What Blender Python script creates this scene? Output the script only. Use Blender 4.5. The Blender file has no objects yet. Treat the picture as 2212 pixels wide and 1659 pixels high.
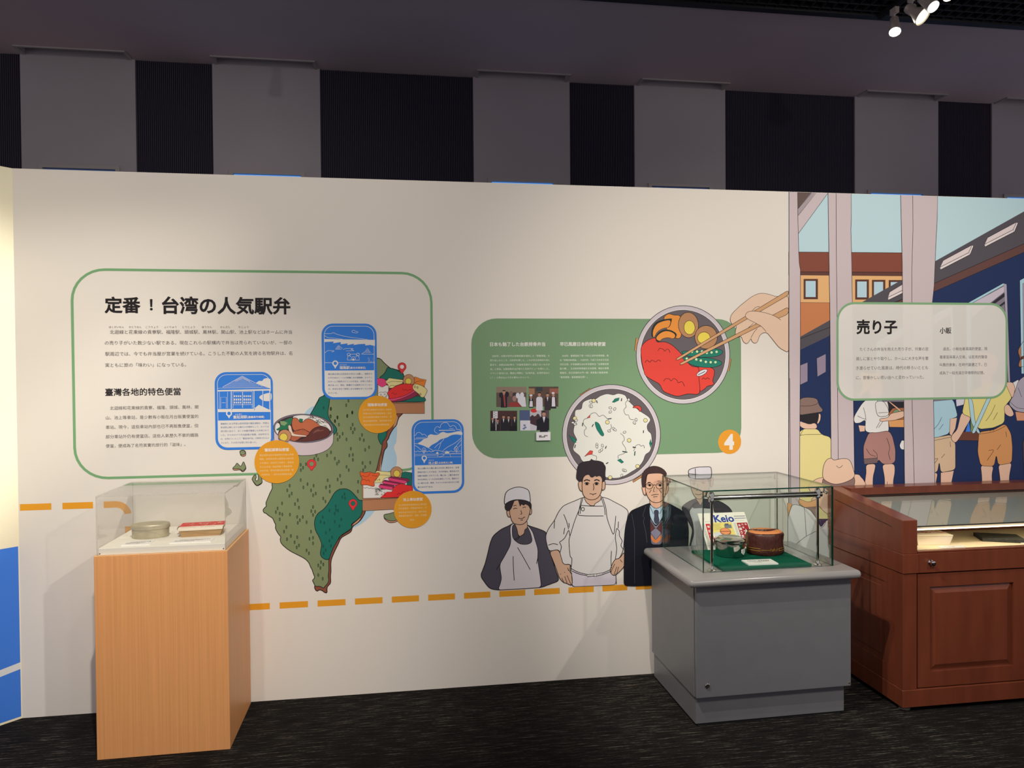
import bpy, bmesh, math, random
from mathutils import Vector, Matrix

sc = bpy.context.scene
COL = sc.collection
R = math.radians
random.seed(7)

# ---------------------------------------------------------------- camera
FPX = 1571.36
YAW, PITCH, ROLL = .14553, -.0147366, -.0082301
CAM = Vector((0, -3.507, 1.52))
_f = Vector((math.sin(YAW)*math.cos(PITCH), math.cos(YAW)*math.cos(PITCH), math.sin(PITCH)))
_x = Vector((math.cos(YAW), -math.sin(YAW), 0))
_u = _x.cross(_f)
CX = _x*math.cos(ROLL) + _u*math.sin(ROLL)
CU = _u*math.cos(ROLL) - _x*math.sin(ROLL)
cd = bpy.data.cameras.new('camera')
cd.sensor_width = 36.0
cd.lens = FPX/2212*36.0
cd.clip_start = .05
cam = bpy.data.objects.new('camera', cd)
COL.objects.link(cam)
cam.matrix_world = Matrix(((CX.x, CU.x, -_f.x, CAM.x), (CX.y, CU.y, -_f.y, CAM.y),
                           (CX.z, CU.z, -_f.z, CAM.z), (0, 0, 0, 1)))
sc.camera = cam

# ---------------------------------------------------------------- light
vs = sc.view_settings
vs.view_transform = 'Standard'
vs.look = 'None'
vs.gamma = 1
vs.use_curve_mapping = False
vs.exposure = 0.0
sc.cycles.use_denoising = True
sc.cycles.max_bounces = 10
sc.cycles.transparent_max_bounces = 24
sc.cycles.caustics_reflective = False
sc.cycles.caustics_refractive = False
w = bpy.data.worlds.new('room_ambient')
sc.world = w
w.use_nodes = True
w.node_tree.nodes['Background'].inputs[0].default_value = (.44, .40, .425, 1)
w.node_tree.nodes['Background'].inputs[1].default_value = 1.0

def spot(name, loc, aim, power, size, blend, color, radius=.04):
    l = bpy.data.lights.new(name, 'SPOT')
    l.energy = power
    l.spot_size = R(size)
    l.spot_blend = blend
    l.color = color
    l.shadow_soft_size = radius
    o = bpy.data.objects.new(name, l)
    COL.objects.link(o)
    o.location = loc
    o.rotation_euler = (Vector(aim)-Vector(loc)).to_track_quat('-Z', 'Y').to_euler()
    return o
WARM = (1, .915, .79)
# track spots lighting the exhibit wall from above, then unseen fill spots added
spot('track_and_fill_spot', (-.27, -2.57, 3.65), (-1.0, -.4, .55), 350, 44, 1.0, WARM, .03)
spot('track_and_fill_spot', (-.4, -1.75, 3.65), (1.75, -.6, .5), 250, 40, .7, WARM, .02)
spot('track_and_fill_spot', (-.5, -1.45, 3.65), (1.75, -.6, .5), 130, 40, .7, WARM, .02)
spot('track_and_fill_spot', (3.0, -5.2, 3.65), (-1.0, 0, 1.7), 350, 50, 1.0, WARM, .05)
spot('track_and_fill_spot', (.9, -3.6, 3.65), (2.25, 0, 1.35), 310, 60, 1.0, WARM, .06)
spot('track_and_fill_spot', (3.3, -3.2, 3.65), (2.6, -.1, 1.3), 210, 70, 1.0, WARM, .04)
spot('track_and_fill_spot', (.6, -3.2, 3.65), (-2.1, -.35, 1.4), 110, 36, 1.0, WARM, .05)
spot('track_and_fill_spot', (2.2, -1.0, 3.65), (-2.06, -.34, 1.45), 820, 20, .7, WARM, .04)  # unseen fill spot, added to brighten the return wall
spot('track_and_fill_spot', (-1.1, -3.4, 3.65), (-1.0, 0, 1.8), 120, 70, 1.0, WARM, .06)  # added wall wash, lifts the upper left of the partition
spot('track_and_fill_spot', (3.19, -1.6, 3.75), (3.15, .7, 3.72), 28, 50, 1.0, WARM, .04)  # added fill lamp aimed along the track to brighten the spotlight housings

# ---------------------------------------------------------------- helpers
def s2l(c):
    return tuple((v/12.92 if v <= .04045 else ((v+.055)/1.055)**2.4) for v in [k/255 for k in c])
MATS = {}
def nodes_of(name):
    m = bpy.data.materials.new(name)
    m.use_nodes = True
    nt = m.node_tree
    return m, nt, nt.nodes['Principled BSDF']
def mat(name, rgb=None, rough=.5, metal=0, spec=.5, noise=None, bump=None, coat=0, emit=None):
    """rgb: sRGB 0-255 albedo. noise=(scale xyz, amount, detail): mottled colour. bump=(scale xyz, strength)."""
    if name in MATS:
        return MATS[name]
    m, nt, b = nodes_of(name)
    c = s2l(rgb)
    b.inputs['Base Color'].default_value = (*c, 1)
    b.inputs['Roughness'].default_value = rough
    b.inputs['Metallic'].default_value = metal
    b.inputs['Specular IOR Level'].default_value = spec
    b.inputs['Coat Weight'].default_value = coat
    b.inputs['Coat Roughness'].default_value = .08
    if emit:
        b.inputs['Emission Color'].default_value = (*s2l(emit[0]), 1)
        b.inputs['Emission Strength'].default_value = emit[1]
    if noise or bump:
        tc = nt.nodes.new('ShaderNodeTexCoord')
    if noise:
        mp = nt.nodes.new('ShaderNodeMapping')
        mp.inputs['Scale'].default_value = noise[0]
        nz = nt.nodes.new('ShaderNodeTexNoise')
        nz.inputs['Scale'].default_value = 1
        nz.inputs['Detail'].default_value = noise[2] if len(noise) > 2 else 4
        nt.links.new(tc.outputs['Object'], mp.inputs[0])
        nt.links.new(mp.outputs[0], nz.inputs['Vector'])
        rp = nt.nodes.new('ShaderNodeValToRGB')
        a = noise[1]
        rp.color_ramp.elements[0].position = .3
        rp.color_ramp.elements[1].position = .7
        rp.color_ramp.elements[0].color = (*[max(0, k*(1-a)) for k in c], 1)
        rp.color_ramp.elements[1].color = (*[min(1, k*(1+a)) for k in c], 1)
        nt.links.new(nz.outputs['Fac'], rp.inputs[0])
        nt.links.new(rp.outputs[0], b.inputs['Base Color'])
    if bump:
        mp2 = nt.nodes.new('ShaderNodeMapping')
        mp2.inputs['Scale'].default_value = bump[0]
        n2 = nt.nodes.new('ShaderNodeTexNoise')
        n2.inputs['Scale'].default_value = 1
        n2.inputs['Detail'].default_value = 3
        nt.links.new(tc.outputs['Object'], mp2.inputs[0])
        nt.links.new(mp2.outputs[0], n2.inputs['Vector'])
        bp = nt.nodes.new('ShaderNodeBump')
        bp.inputs['Strength'].default_value = bump[1]
        bp.inputs['Distance'].default_value = .01
        nt.links.new(n2.outputs['Fac'], bp.inputs['Height'])
        nt.links.new(bp.outputs[0], b.inputs['Normal'])
    MATS[name] = m
    return m
def glass(name, ior, tint, edge=None):
    """thin clear sheet: Fresnel mix of see-through and mirror"""
    if name in MATS:
        return MATS[name]
    m, nt, b = nodes_of(name)
    nt.nodes.remove(b)
    out = nt.nodes['Material Output']
    r0 = ((ior-1)/(ior+1))**2
    lw = nt.nodes.new('ShaderNodeLayerWeight')
    lw.inputs['Blend'].default_value = .5
    pw = nt.nodes.new('ShaderNodeMath'); pw.operation = 'POWER'; pw.inputs[1].default_value = 5
    fr = nt.nodes.new('ShaderNodeMath'); fr.operation = 'MULTIPLY_ADD'; fr.use_clamp = True
    fr.inputs[1].default_value = 1-r0; fr.inputs[2].default_value = r0
    nt.links.new(lw.outputs['Facing'], pw.inputs[0])
    nt.links.new(pw.outputs[0], fr.inputs[0])
    tr = nt.nodes.new('ShaderNodeBsdfTransparent')
    tr.inputs[0].default_value = (*tint, 1)
    gl = nt.nodes.new('ShaderNodeBsdfGlossy')
    gl.inputs['Roughness'].default_value = 0.0
    mx = nt.nodes.new('ShaderNodeMixShader')
    nt.links.new(fr.outputs[0], mx.inputs[0])
    nt.links.new(tr.outputs[0], mx.inputs[1])
    nt.links.new(gl.outputs[0], mx.inputs[2])
    nt.links.new(mx.outputs[0], out.inputs[0])
    MATS[name] = m
    return m
def veil(name, rgb, alpha):
    """see-through coat of flat colour"""
    if name in MATS:
        return MATS[name]
    m, nt, b = nodes_of(name)
    out = nt.nodes['Material Output']
    b.inputs['Base Color'].default_value = (*s2l(rgb), 1)
    b.inputs['Roughness'].default_value = .6
    tr = nt.nodes.new('ShaderNodeBsdfTransparent')
    mx = nt.nodes.new('ShaderNodeMixShader')
    mx.inputs[0].default_value = alpha
    nt.links.new(tr.outputs[0], mx.inputs[1])
    nt.links.new(b.outputs[0], mx.inputs[2])
    nt.links.new(mx.outputs[0], out.inputs[0])
    MATS[name] = m
    return m

class MB:
    """collects shapes; build() links them as one mesh object"""
    def __init__(s):
        s.bm = bmesh.new()
    def box(s, x0, x1, y0, y1, z0, z1, bev=0, seg=2, mi=0):
        r = bmesh.ops.create_cube(s.bm, size=1)
        vv = r['verts']
        for v in vv:
            v.co = Vector(((x0+x1)/2+v.co.x*(x1-x0), (y0+y1)/2+v.co.y*(y1-y0), (z0+z1)/2+v.co.z*(z1-z0)))
        fs = {f for v in vv for f in v.link_faces}
        for f in fs:
            f.material_index = mi
        if bev:
            es = list({e for v in vv for e in v.link_edges})
            bmesh.ops.bevel(s.bm, geom=es, offset=bev, segments=seg, profile=.5, affect='EDGES', clamp_overlap=True)
        return s
    def face(s, pts, mi=0):
        f = s.bm.faces.new([s.bm.verts.new(p) for p in pts])
        f.material_index = mi
        return s
    def prism(s, poly, axis, a, b, mi=0):
        """extrude a 2D polygon; axis 0: (y,z) along x, 1: (x,z) along y, 2: (x,y) along z"""
        def P(p, t):
            return ((t, p[0], p[1]), (p[0], t, p[1]), (p[0], p[1], t))[axis]
        A = [s.bm.verts.new(P(p, a)) for p in poly]
        B = [s.bm.verts.new(P(p, b)) for p in poly]
        n = len(poly)
        fs = [s.bm.faces.new(A), s.bm.faces.new(B[::-1])]
        for i in range(n):
            fs.append(s.bm.faces.new((A[i], B[i], B[(i+1) % n], A[(i+1) % n])))
        for f in fs:
            f.material_index = mi
        return s
    def tube(s, p0, p1, r0, r1=None, n=16, mi=0, cap=True):
        r1 = r0 if r1 is None else r1
        p0, p1 = Vector(p0), Vector(p1)
        q = (p1-p0).to_track_quat('Z', 'Y')
        A = [s.bm.verts.new(p0+q @ Vector((r0*math.cos(6.28318*i/n), r0*math.sin(6.28318*i/n), 0))) for i in range(n)]
        B = [s.bm.verts.new(p1+q @ Vector((r1*math.cos(6.28318*i/n), r1*math.sin(6.28318*i/n), 0))) for i in range(n)]
        for i in range(n):
            s.bm.faces.new((A[i], A[(i+1) % n], B[(i+1) % n], B[i])).material_index = mi
        if cap:
            s.bm.faces.new(A[::-1]).material_index = mi
            s.bm.faces.new(B).material_index = mi
        return s
    def lathe(s, prof, c=(0, 0, 0), n=32, sx=1, sy=1, q=None, mi=0, wob=None):
        """prof [(r,z)] turned about z; sx, sy squash it to an oval"""
        rings = []
        for j, (r, z) in enumerate(prof):
            ring = []
            for i in range(n):
                a = 6.2831853*i/n
                k = 1+(wob(a, j) if wob else 0)
                v = Vector((r*sx*math.cos(a)*k, r*sy*math.sin(a)*k, z))
                ring.append(s.bm.verts.new(Vector(c)+(q @ v if q else v)))
            rings.append(ring)
        for a, b in zip(rings, rings[1:]):
            for i in range(n):
                s.bm.faces.new((a[i], a[(i+1) % n], b[(i+1) % n], b[i])).material_index = mi
        if prof[0][0] > 1e-6:
            s.bm.faces.new(rings[0][::-1]).material_index = mi
        if prof[-1][0] > 1e-6:
            s.bm.faces.new(rings[-1]).material_index = mi
        return s
    def build(s, name, m, parent=None, smooth=False, loc=None):
        bmesh.ops.remove_doubles(s.bm, verts=s.bm.verts, dist=1e-6)
        bmesh.ops.recalc_face_normals(s.bm, faces=s.bm.faces)
        me = bpy.data.meshes.new(name)
        s.bm.to_mesh(me)
        s.bm.free()
        for k in (m if isinstance(m, (list, tuple)) else [m]):
            me.materials.append(k)
        if smooth:
            for p in me.polygons:
                p.use_smooth = True
            me.set_sharp_from_angle(angle=R(smooth if smooth is not True else 40))
        o = bpy.data.objects.new(name, me)
        COL.objects.link(o)
        if loc:
            o.location = loc
        if parent:
            o.parent = parent
        return o
def struct(o):
    o['kind'] = 'structure'
    return o
def tag(o, label, cat, group=None):
    o['label'] = label
    o['category'] = cat
    if group:
        o['group'] = group
    return o
def thing(name, label, cat, loc, rz=0, group=None):
    o = bpy.data.objects.new(name, None)
    o.empty_display_size = .05
    COL.objects.link(o)
    o.location = loc
    o.rotation_euler = (0, 0, rz)
    return tag(o, label, cat, group)
def dup(o, parent):
    c = o.copy()
    COL.objects.link(c)
    c.parent = parent
    return c

# ---------------------------------------------------------------- setting
m_carpet = mat('carpet', (62, 60, 60), .95, spec=.1)
nt = m_carpet.node_tree
b = nt.nodes['Principled BSDF']
tc = nt.nodes.new('ShaderNodeTexCoord')
def _noise(scale, detail):
    mp = nt.nodes.new('ShaderNodeMapping'); mp.inputs['Scale'].default_value = scale
    nz = nt.nodes.new('ShaderNodeTexNoise'); nz.inputs['Scale'].default_value = 1; nz.inputs['Detail'].default_value = detail
    nt.links.new(tc.outputs['Object'], mp.inputs[0]); nt.links.new(mp.outputs[0], nz.inputs['Vector'])
    return nz
n1, n2, n3 = _noise((9, 150, 1), 2), _noise((60, 420, 1), 2), _noise((1.3, 2.0, 1), 2)
def _math(op, a, bb):
    k = nt.nodes.new('ShaderNodeMath'); k.operation = op
    for i, v in enumerate((a, bb)):
        if isinstance(v, (int, float)): k.inputs[i].default_value = v
        else: nt.links.new(v, k.inputs[i])
    return k.outputs[0]
sm = _math('ADD', _math('MULTIPLY', n1.outputs['Fac'], .55), _math('ADD', _math('MULTIPLY', n2.outputs['Fac'], .3), _math('MULTIPLY', n3.outputs['Fac'], .15)))
rp = nt.nodes.new('ShaderNodeValToRGB')
rp.color_ramp.elements[0].position = .46; rp.color_ramp.elements[0].color = (*s2l((20, 19, 19)), 1)
rp.color_ramp.elements[1].position = .66; rp.color_ramp.elements[1].color = (*s2l((98, 92, 85)), 1)
e = rp.color_ramp.elements.new(.56); e.color = (*s2l((36, 34, 33)), 1)
nt.links.new(sm, rp.inputs[0]); nt.links.new(rp.outputs[0], b.inputs['Base Color'])
bp = nt.nodes.new('ShaderNodeBump'); bp.inputs['Strength'].default_value = .7; bp.inputs['Distance'].default_value = .006
nt.links.new(sm, bp.inputs['Height']); nt.links.new(bp.outputs[0], b.inputs['Normal'])
struct(MB().box(-7, 8, -7, 3, -.1, 0).build('floor', m_carpet))

m_paint = mat('dark_grey_plaster', (172, 166, 172), .85, spec=.2, noise=((1.2, 1.2, 1.2), .05), bump=((60, 60, 60), .05))
m_soffit = mat('soffit_plaster', (206, 188, 192), .85, spec=.2, noise=((1.2, 1.2, 1.2), .05))
m_rib = mat('ribbed_dark_cloth', (62, 60, 74), .9, spec=.15)
m_trim = mat('grey_trim', (172, 166, 166), .6)
m_black = mat('black_metal', (30, 30, 34), .6)
m_dark = mat('plenum_black', (14, 14, 16), .9)
m_blue = mat('blue_lit_pane', (60, 110, 190), .4, emit=((95, 160, 240), .8))
m_blue2 = mat('dim_blue_pane', (60, 90, 140), .4, emit=((70, 100, 160), .22))

FW = 2.40
cols = [(-4.81, -4.01), (-2.808, -2.006), (-1.447, -.641), (.567, 1.366), (1.921, 2.724), (3.926, 4.734), (5.271, 6.07)]
ZC = 3.924
mb = MB()
mb.box(-7, 8, FW+.03, FW+.2, 0, 2.2)
prev = -7
for a, c in cols:
    w0, w1 = a+.145, a+.655
    mb.box(a, w0, FW, FW+.2, 0, 4.29)
    mb.box(w1, c, FW, FW+.2, 0, 4.29)
    mb.box(w0, w1, FW, FW+.2, 3.085, 4.29)
    mb.box(w0, w1, FW, FW+.2, 0, 2.2)
    mb.box(w0, w1, FW+.13, FW+.2, 2.2, 3.085)
    mb.box(prev, a, FW+.03, FW+.2, 2.2, ZC)
    prev = c
mb.box(prev, 8, FW+.03, FW+.2, 2.2, ZC)
wall_back = struct(mb.build('wall_back', m_paint))
wall_back['label'] = 'dark grey far wall with plaster piers rising above the exhibit partition'
gaps = [(cols[i][1], cols[i+1][0]) for i in range(len(cols)-1)]
for a, c in gaps:                      # corrugated acoustic panels between the piers
    mb = MB()
    n = max(2, round((c-a)/.0145))
    st = (c-a)/n
    pts = []
    for i in range(n):
        x = a+i*st
        pts += [(x+st*.06, FW+.026), (x+st*.2, FW+.012), (x+st*.8, FW+.012), (x+st*.94, FW+.026)]
    pts = [(a+.002, FW+.029)]+pts+[(c-.002, FW+.029)]
    mb.prism(pts, 2, 0.0, ZC-.002)
    mb.build('ribbed_panel', m_rib, wall_back)
wi = 0
panes = [0, 0, 1, 1, 0, 1, 1]
for (a, c), lit in zip(cols, panes):
    wi += 1
    x0, x1 = a+.145, a+.655
    mb = MB()
    mb.box(x0-.03, x1+.03, FW-.012, FW, 3.085, 3.108)
    mb.box(x0-.03, x0, FW-.012, FW, 2.2, 3.085)
    mb.box(x1, x1+.03, FW-.012, FW, 2.2, 3.085)
    mb.box(x0-.03, x1+.03, FW-.012, FW, 2.17, 2.2)
    o = struct(mb.build('window_%d' % wi, m_trim))
    MB().box(x0, x1, FW+.022, FW+.03, 2.2, 3.085).build('window_pane', m_blue if lit else m_blue2, o)

mb = MB()
SY = 2.268
mb.box(-7, 8, 1.09, SY, ZC, 4.3)
prev = -7
for a, c in cols:
    mb.box(prev, a+.035, SY, FW+.2, ZC, 4.3)
    mb.box(a+.035, c-.035, SY, FW, 4.03, 4.3)
    prev = c-.035
mb.box(prev, 8, SY, FW+.2, ZC, 4.3)
mb.box(-7, 8, -7, 1.09, 4.28, 4.34, mi=1)
ceiling = struct(mb.build('ceiling', [m_soffit, m_dark]))
for a, c in cols:
    mb = MB()
    x0, x1 = a+.035, c-.035
    mb.box(x0-.015, x1+.015, SY-.015, SY+.003, ZC-.008, ZC+.012)
    mb.box(x0-.015, x0+.003, SY, FW, ZC-.008, ZC+.012)
    mb.box(x1-.003, x1+.015, SY, FW, ZC-.008, ZC+.012)
    mb.build('slot_frame', m_trim, ceiling)
# open black egg-crate grid
grid = thing('ceiling_grid', 'black open egg-crate ceiling grid above the spotlights', 'ceiling grid', (0, 0, ZC))
MB().box(-1.2, 6.2, 1.035, 1.088, -.01, .06).build('edge_beam', m_black, grid)
s1 = MB().box(-1.2, 6.2, -.003, .003, 0, .04).build('grid_slat', m_black, grid)
s1.location = (0, 1.0, 0)
for i in range(1, 15):
    o = dup(s1, grid); o.location = (0, 1.0-i*.076, 0)
s2 = MB().box(-.003, .003, -.1, 1.04, 0, .04).build('grid_slat', m_black, grid)
s2.location = (-1.2, 0, 0)
for i in range(1, 98):
    o = dup(s2, grid); o.location = (-1.2+i*.076, 0, 0)

# exhibit partition, its print is added further down
m_paper = mat('white_wall_print', (238, 233, 226), .75, spec=.25, noise=((.7, .7, .7), .015), bump=((5, 5, 5), .02))
wall_center = struct(MB().box(-1.706, 4.6, 0, .09, 0, 2.442).build('wall_center', m_paper))
wall_center['label'] = 'white exhibit partition printed with maps, panels and drawn figures'
# return wall that folds 45 degrees towards the viewer
mb = MB()
mb.prism([(-1.706, 0), (-1.706+.09*.35, .09), (-3.0, -1.294+.13), (-3.0, -1.294)], 2, 0, 2.442)
wall_left = struct(mb.build('wall_left', mat('cream_wall_print', (248, 242, 214), .75, spec=.25)))
wall_left['label'] = 'white and blue exhibit partition turning towards the viewer'

# ================================================================= print on the exhibit wall
# All print is flat ink on the partition (plane Y = 0). Drawings were surveyed from the photograph
# and are stored as points on the wall: W() turns a surveyed pixel into its wall point (X, Z).
def W(px, py):
    d = _f + CX*((px-1106)/FPX) - CU*((py-829.5)/FPX)
    t = -CAM.y/d.y
    return CAM.x+d.x*t, CAM.z+d.z*t
class Crop:
    def __init__(s, ox, oy, k):
        s.o, s.k = (ox, oy), k
    def __call__(s, p):
        return s.o[0]+p[0]/s.k, s.o[1]+p[1]/s.k
C1, C2, C3, C4 = Crop(140, 560, 3.95), Crop(440, 680, 5.53), Crop(660, 680, 6.144), Crop(520, 880, 3.95)
C5, C6, C7 = Crop(1010, 680, 5.53), Crop(1200, 600, 3.606), Crop(1020, 960, 4.809)
C8, C9, C17, C18 = Crop(1690, 400, 4.147), Crop(1690, 640, 3.95), Crop(1460, 990, 5.53), Crop(2010, 560, 3.317)
C19, C20, C21, C22 = Crop(560, 840, 10.055), Crop(770, 940, 7.9), Crop(500, 960, 13.825), Crop(880, 900, 9.762)
PX = Crop(0, 0, 1)

LIT = (.58, .55, .50)     # how much of the paper white the light gives back here
def P(r, g, b):
    """ink whose albedo gives this colour under the gallery light"""
    key = 'ink_%d_%d_%d_%d' % (r, g, b, LIT[0]*100)
    if key in MATS:
        return MATS[key]
    lin = [v/l for v, l in zip(s2l((r, g, b)), LIT)]
    k_ = max(1, max(lin)/.86)
    lin = [v/k_ for v in lin]
    m, nt, bs = nodes_of(key)
    bs.inputs['Base Color'].default_value = (*lin, 1)
    bs.inputs['Roughness'].default_value = .62
    bs.inputs['Specular IOR Level'].default_value = .3
    MATS[key] = m
    return m
LAYER = .000014
def catmull(pts, closed, n=6):
    out = []
    m = len(pts)
    rng = range(m) if closed else range(m-1)
    for i in rng:
        g = (lambda k: pts[k % m]) if closed else (lambda k: pts[max(0, min(m-1, k))])
        p0, p1, p2, p3 = g(i-1), g(i), g(i+1), g(i+2)
        for j in range(n):
            t = j/n
            out.append(tuple(.5*(2*p1[k]+(p2[k]-p0[k])*t+(2*p0[k]-5*p1[k]+4*p2[k]-p3[k])*t*t+(3*p1[k]-p0[k]-3*p2[k]+p3[k])*t**3) for k in (0, 1)))
    if not closed:
        out.append(pts[-1])
    return out
def trim(q, ax, top):
    """print ends at the edge of the board"""
    out = []
    for i in range(len(q)):
        a, b_ = q[i-1], q[i]
        if (a[ax] > top) != (b_[ax] > top):
            t = (top-a[ax])/(b_[ax]-a[ax])
            out.append((a[0]+(b_[0]-a[0])*t, a[1]+(b_[1]-a[1])*t))
        if b_[ax] <= top:
            out.append(b_)
    return out
def soften(q, cut):
    """round the corners of a closed outline, cutting each edge by a quarter, at most cut"""
    for it in range(3):
        out = []
        n = len(q)
        for i in range(n):
            a, b_ = q[i], q[(i+1) % n]
            L = math.hypot(b_[0]-a[0], b_[1]-a[1])
            if L < .2:
                out.append(a)
                continue
            t = min(.25, cut/L)
            out += [(a[0]+(b_[0]-a[0])*t, a[1]+(b_[1]-a[1])*t), (b_[0]-(b_[0]-a[0])*t, b_[1]-(b_[1]-a[1])*t)]
        q = out
        cut *= .5
    return q
class Art:
    """one printed motif: a flat mesh; every shape lies a hair above the one before"""
    def __init__(s, name, parent, base, crop, fr=None):
        s.name, s.parent, s.l, s.c = name, parent, base, crop
        s.v, s.f, s.fm, s.ms = [], [], [], []
        s.soft = 4.0 if ('figure' in name or 'pot_' in name or 'bowl' in name or 'hand' in name or 'map' in name) else 0
        s.to3 = fr or (lambda X, Z, y: (X, -y, Z))
    def mi(s, m):
        if m not in s.ms:
            s.ms.append(m)
        return s.ms.index(m)
    def up(s):
        s.l += 1
    def wall(s, pts, m, up=True):
        """polygon given in wall metres"""
        if up:
            s.up()
        pts = trim(trim(pts, 1, 2.4405), 0, 4.58)
        if len(pts) < 3:
            return
        y = .0003+s.l*LAYER
        n = len(s.v)
        s.v += [s.to3(X, Z, y) for X, Z in pts]
        s.f.append(list(range(n, n+len(pts))))
        s.fm.append(s.mi(m))
    def poly(s, pts, m, sm=False, ol=0, oc=None, up=True):
        q = [s.c(p) for p in pts]
        if sm:
            q = catmull(q, True)
        elif s.soft and 6 <= len(q) < 120:
            q = soften(q, s.soft)
        s.wall([W(*p) for p in q], m, up)
        if ol:
            s._rib(q, oc or INK, ol, True)
    def _rib(s, q, m, w, closed, up=True):
        if up:
            s.up()
        y = .0003+s.l*LAYER
        n = len(q)
        k = len(s.v)
        idx = s.mi(m)
        for i in range(n):
            a = q[i-1] if (i > 0 or closed) else q[i]
            b = q[(i+1) % n] if (i < n-1 or closed) else q[i]
            dx, dy = b[0]-a[0], b[1]-a[1]
            L = math.hypot(dx, dy) or 1
            nx, ny = -dy/L*w/2, dx/L*w/2
            for sg in (1, -1):
                X, Z = W(q[i][0]+sg*nx, q[i][1]+sg*ny)
                X, Z = min(X, 4.58), min(Z, 2.4405)
                s.v.append(s.to3(X, Z, y))
        for i in range(n if closed else n-1):
            j = (i+1) % n
            s.f.append([k+2*i, k+2*i+1, k+2*j+1, k+2*j])
            s.fm.append(idx)
    def line(s, pts, m=None, w=1.3, sm=True, closed=False, up=True):
        q = [s.c(p) for p in pts]
        if sm and len(q) > 2:
            q = catmull(q, closed)
        s._rib(q, m or INK, w, closed, up)
    def ell(s, cx, cy, rx, ry, m, rot=0, ol=0, oc=None, up=True, n=36):
        c_, s_ = math.cos(R(rot)), math.sin(R(rot))
        s.poly([(cx+rx*math.cos(6.28318*i/n)*c_-ry*math.sin(6.28318*i/n)*s_, cy+rx*math.cos(6.28318*i/n)*s_+ry*math.sin(6.28318*i/n)*c_) for i in range(n)], m, False, ol, oc, up)
    def ring(s, cx, cy, rx, ry, m, w):
        s.line([(cx+rx*math.cos(6.28318*i/24), cy+ry*math.sin(6.28318*i/24)) for i in range(24)], m, w, True, True)
    def rect(s, x0, y0, x1, y1, m, up=True):
        s.poly([(x0, y0), (x1, y0), (x1, y1), (x0, y1)], m, up=up)
    def text(s, body, x0, x1, yc, m, bold=0, res=1, h=None, up=True):
        """one line of lettering; x0..x1 ink extent, yc middle height, in crop units"""
        a, b_ = W(*s.c((x0, yc))), W(*s.c((x1, yc)))
        s.put_text(body, a[0], b_[0], a[1], m, bold, res, up)
    def put_text(s, body, X0, X1, Zc, m, bold=0, res=1, up=True):
        vs_, fs_, (bx0, bx1) = glyphs(body, bold, res)
        k = (X1-X0)/(bx1-bx0)
        if up:
            s.up()
        y = .0003+s.l*LAYER
        n = len(s.v)
        idx = s.mi(m)
        s.v += [s.to3(X0+(vx-bx0)*k, Zc+(vy-.38)*k, y+vz) for vx, vy, vz in vs_]
        for f in fs_:
            s.f.append([n+i for i in f])
            s.fm.append(idx)
    def rrect_pts(s, X0, X1, Z0, Z1, r, n=8):
        out = []
        for cx, cz, a0 in ((X1-r, Z1-r, 0), (X0+r, Z1-r, 90), (X0+r, Z0+r, 180), (X1-r, Z0+r, 270)):
            out += [(cx+r*math.cos(R(a0+90*i/n)), cz+r*math.sin(R(a0+90*i/n))) for i in range(n+1)]
        return out
    def rrect(s, X0, X1, Z0, Z1, r, m):
        s.wall(s.rrect_pts(X0, X1, Z0, Z1, r), m)
    def rframe(s, X0, X1, Z0, Z1, r, t, m):
        s.up()
        y = .0003+s.l*LAYER
        A_, B_ = s.rrect_pts(X0, X1, Z0, Z1, r), s.rrect_pts(X0+t, X1-t, Z0+t, Z1-t, r-t)
        k, n, idx = len(s.v), len(A_), s.mi(m)
        s.v += [s.to3(X, Z, y) for X, Z in A_+B_]
        for i in range(n):
            j = (i+1) % n
            s.f.append([k+i, k+j, k+n+j, k+n+i])
            s.fm.append(idx)
    def build(s, label=None):
        me = bpy.data.meshes.new(s.name)
        me.from_pydata(s.v, [], s.f)
        for m in s.ms:
            me.materials.append(m)
        me.polygons.foreach_set('material_index', s.fm)
        me.update()
        o = bpy.data.objects.new(s.name, me)
        COL.objects.link(o)
        if s.parent:
            o.parent = s.parent
        if label:
            o['label'] = label
        return o
_fc = bpy.data.curves.new('lettering_pen', 'FONT')
_fo = bpy.data.objects.new('lettering_pen', _fc)
COL.objects.link(_fo)
def glyphs(body, bold=0, res=1):
    _fc.body = body
    _fc.resolution_u = res
    _fc.bevel_depth = bold
    _fc.bevel_resolution = 1
    _fc.fill_mode = 'FRONT'
    bpy.context.view_layer.update()
    me = bpy.data.meshes.new_from_object(_fo.evaluated_get(bpy.context.evaluated_depsgraph_get()))
    zk = .00006/bold if bold else 0
    v = [(p.co.x, p.co.y, p.co.z*zk) for p in me.vertices]
    f = [list(p.vertices) for p in me.polygons if not bold or p.center.z > bold*.02]
    bpy.data.meshes.remove(me)
    xs = [p[0] for p in v]
    return v, f, (min(xs), max(xs))
WC = wall_center
INK = P(22, 18, 20)
GREEN = P(96, 134, 92)
ORANGE = P(216, 146, 34)
BLUE = P(44, 108, 184)
WHITE = P(226, 218, 206)
NAVYTXT = P(52, 78, 120)
SKIN = P(190, 150, 122)

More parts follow.
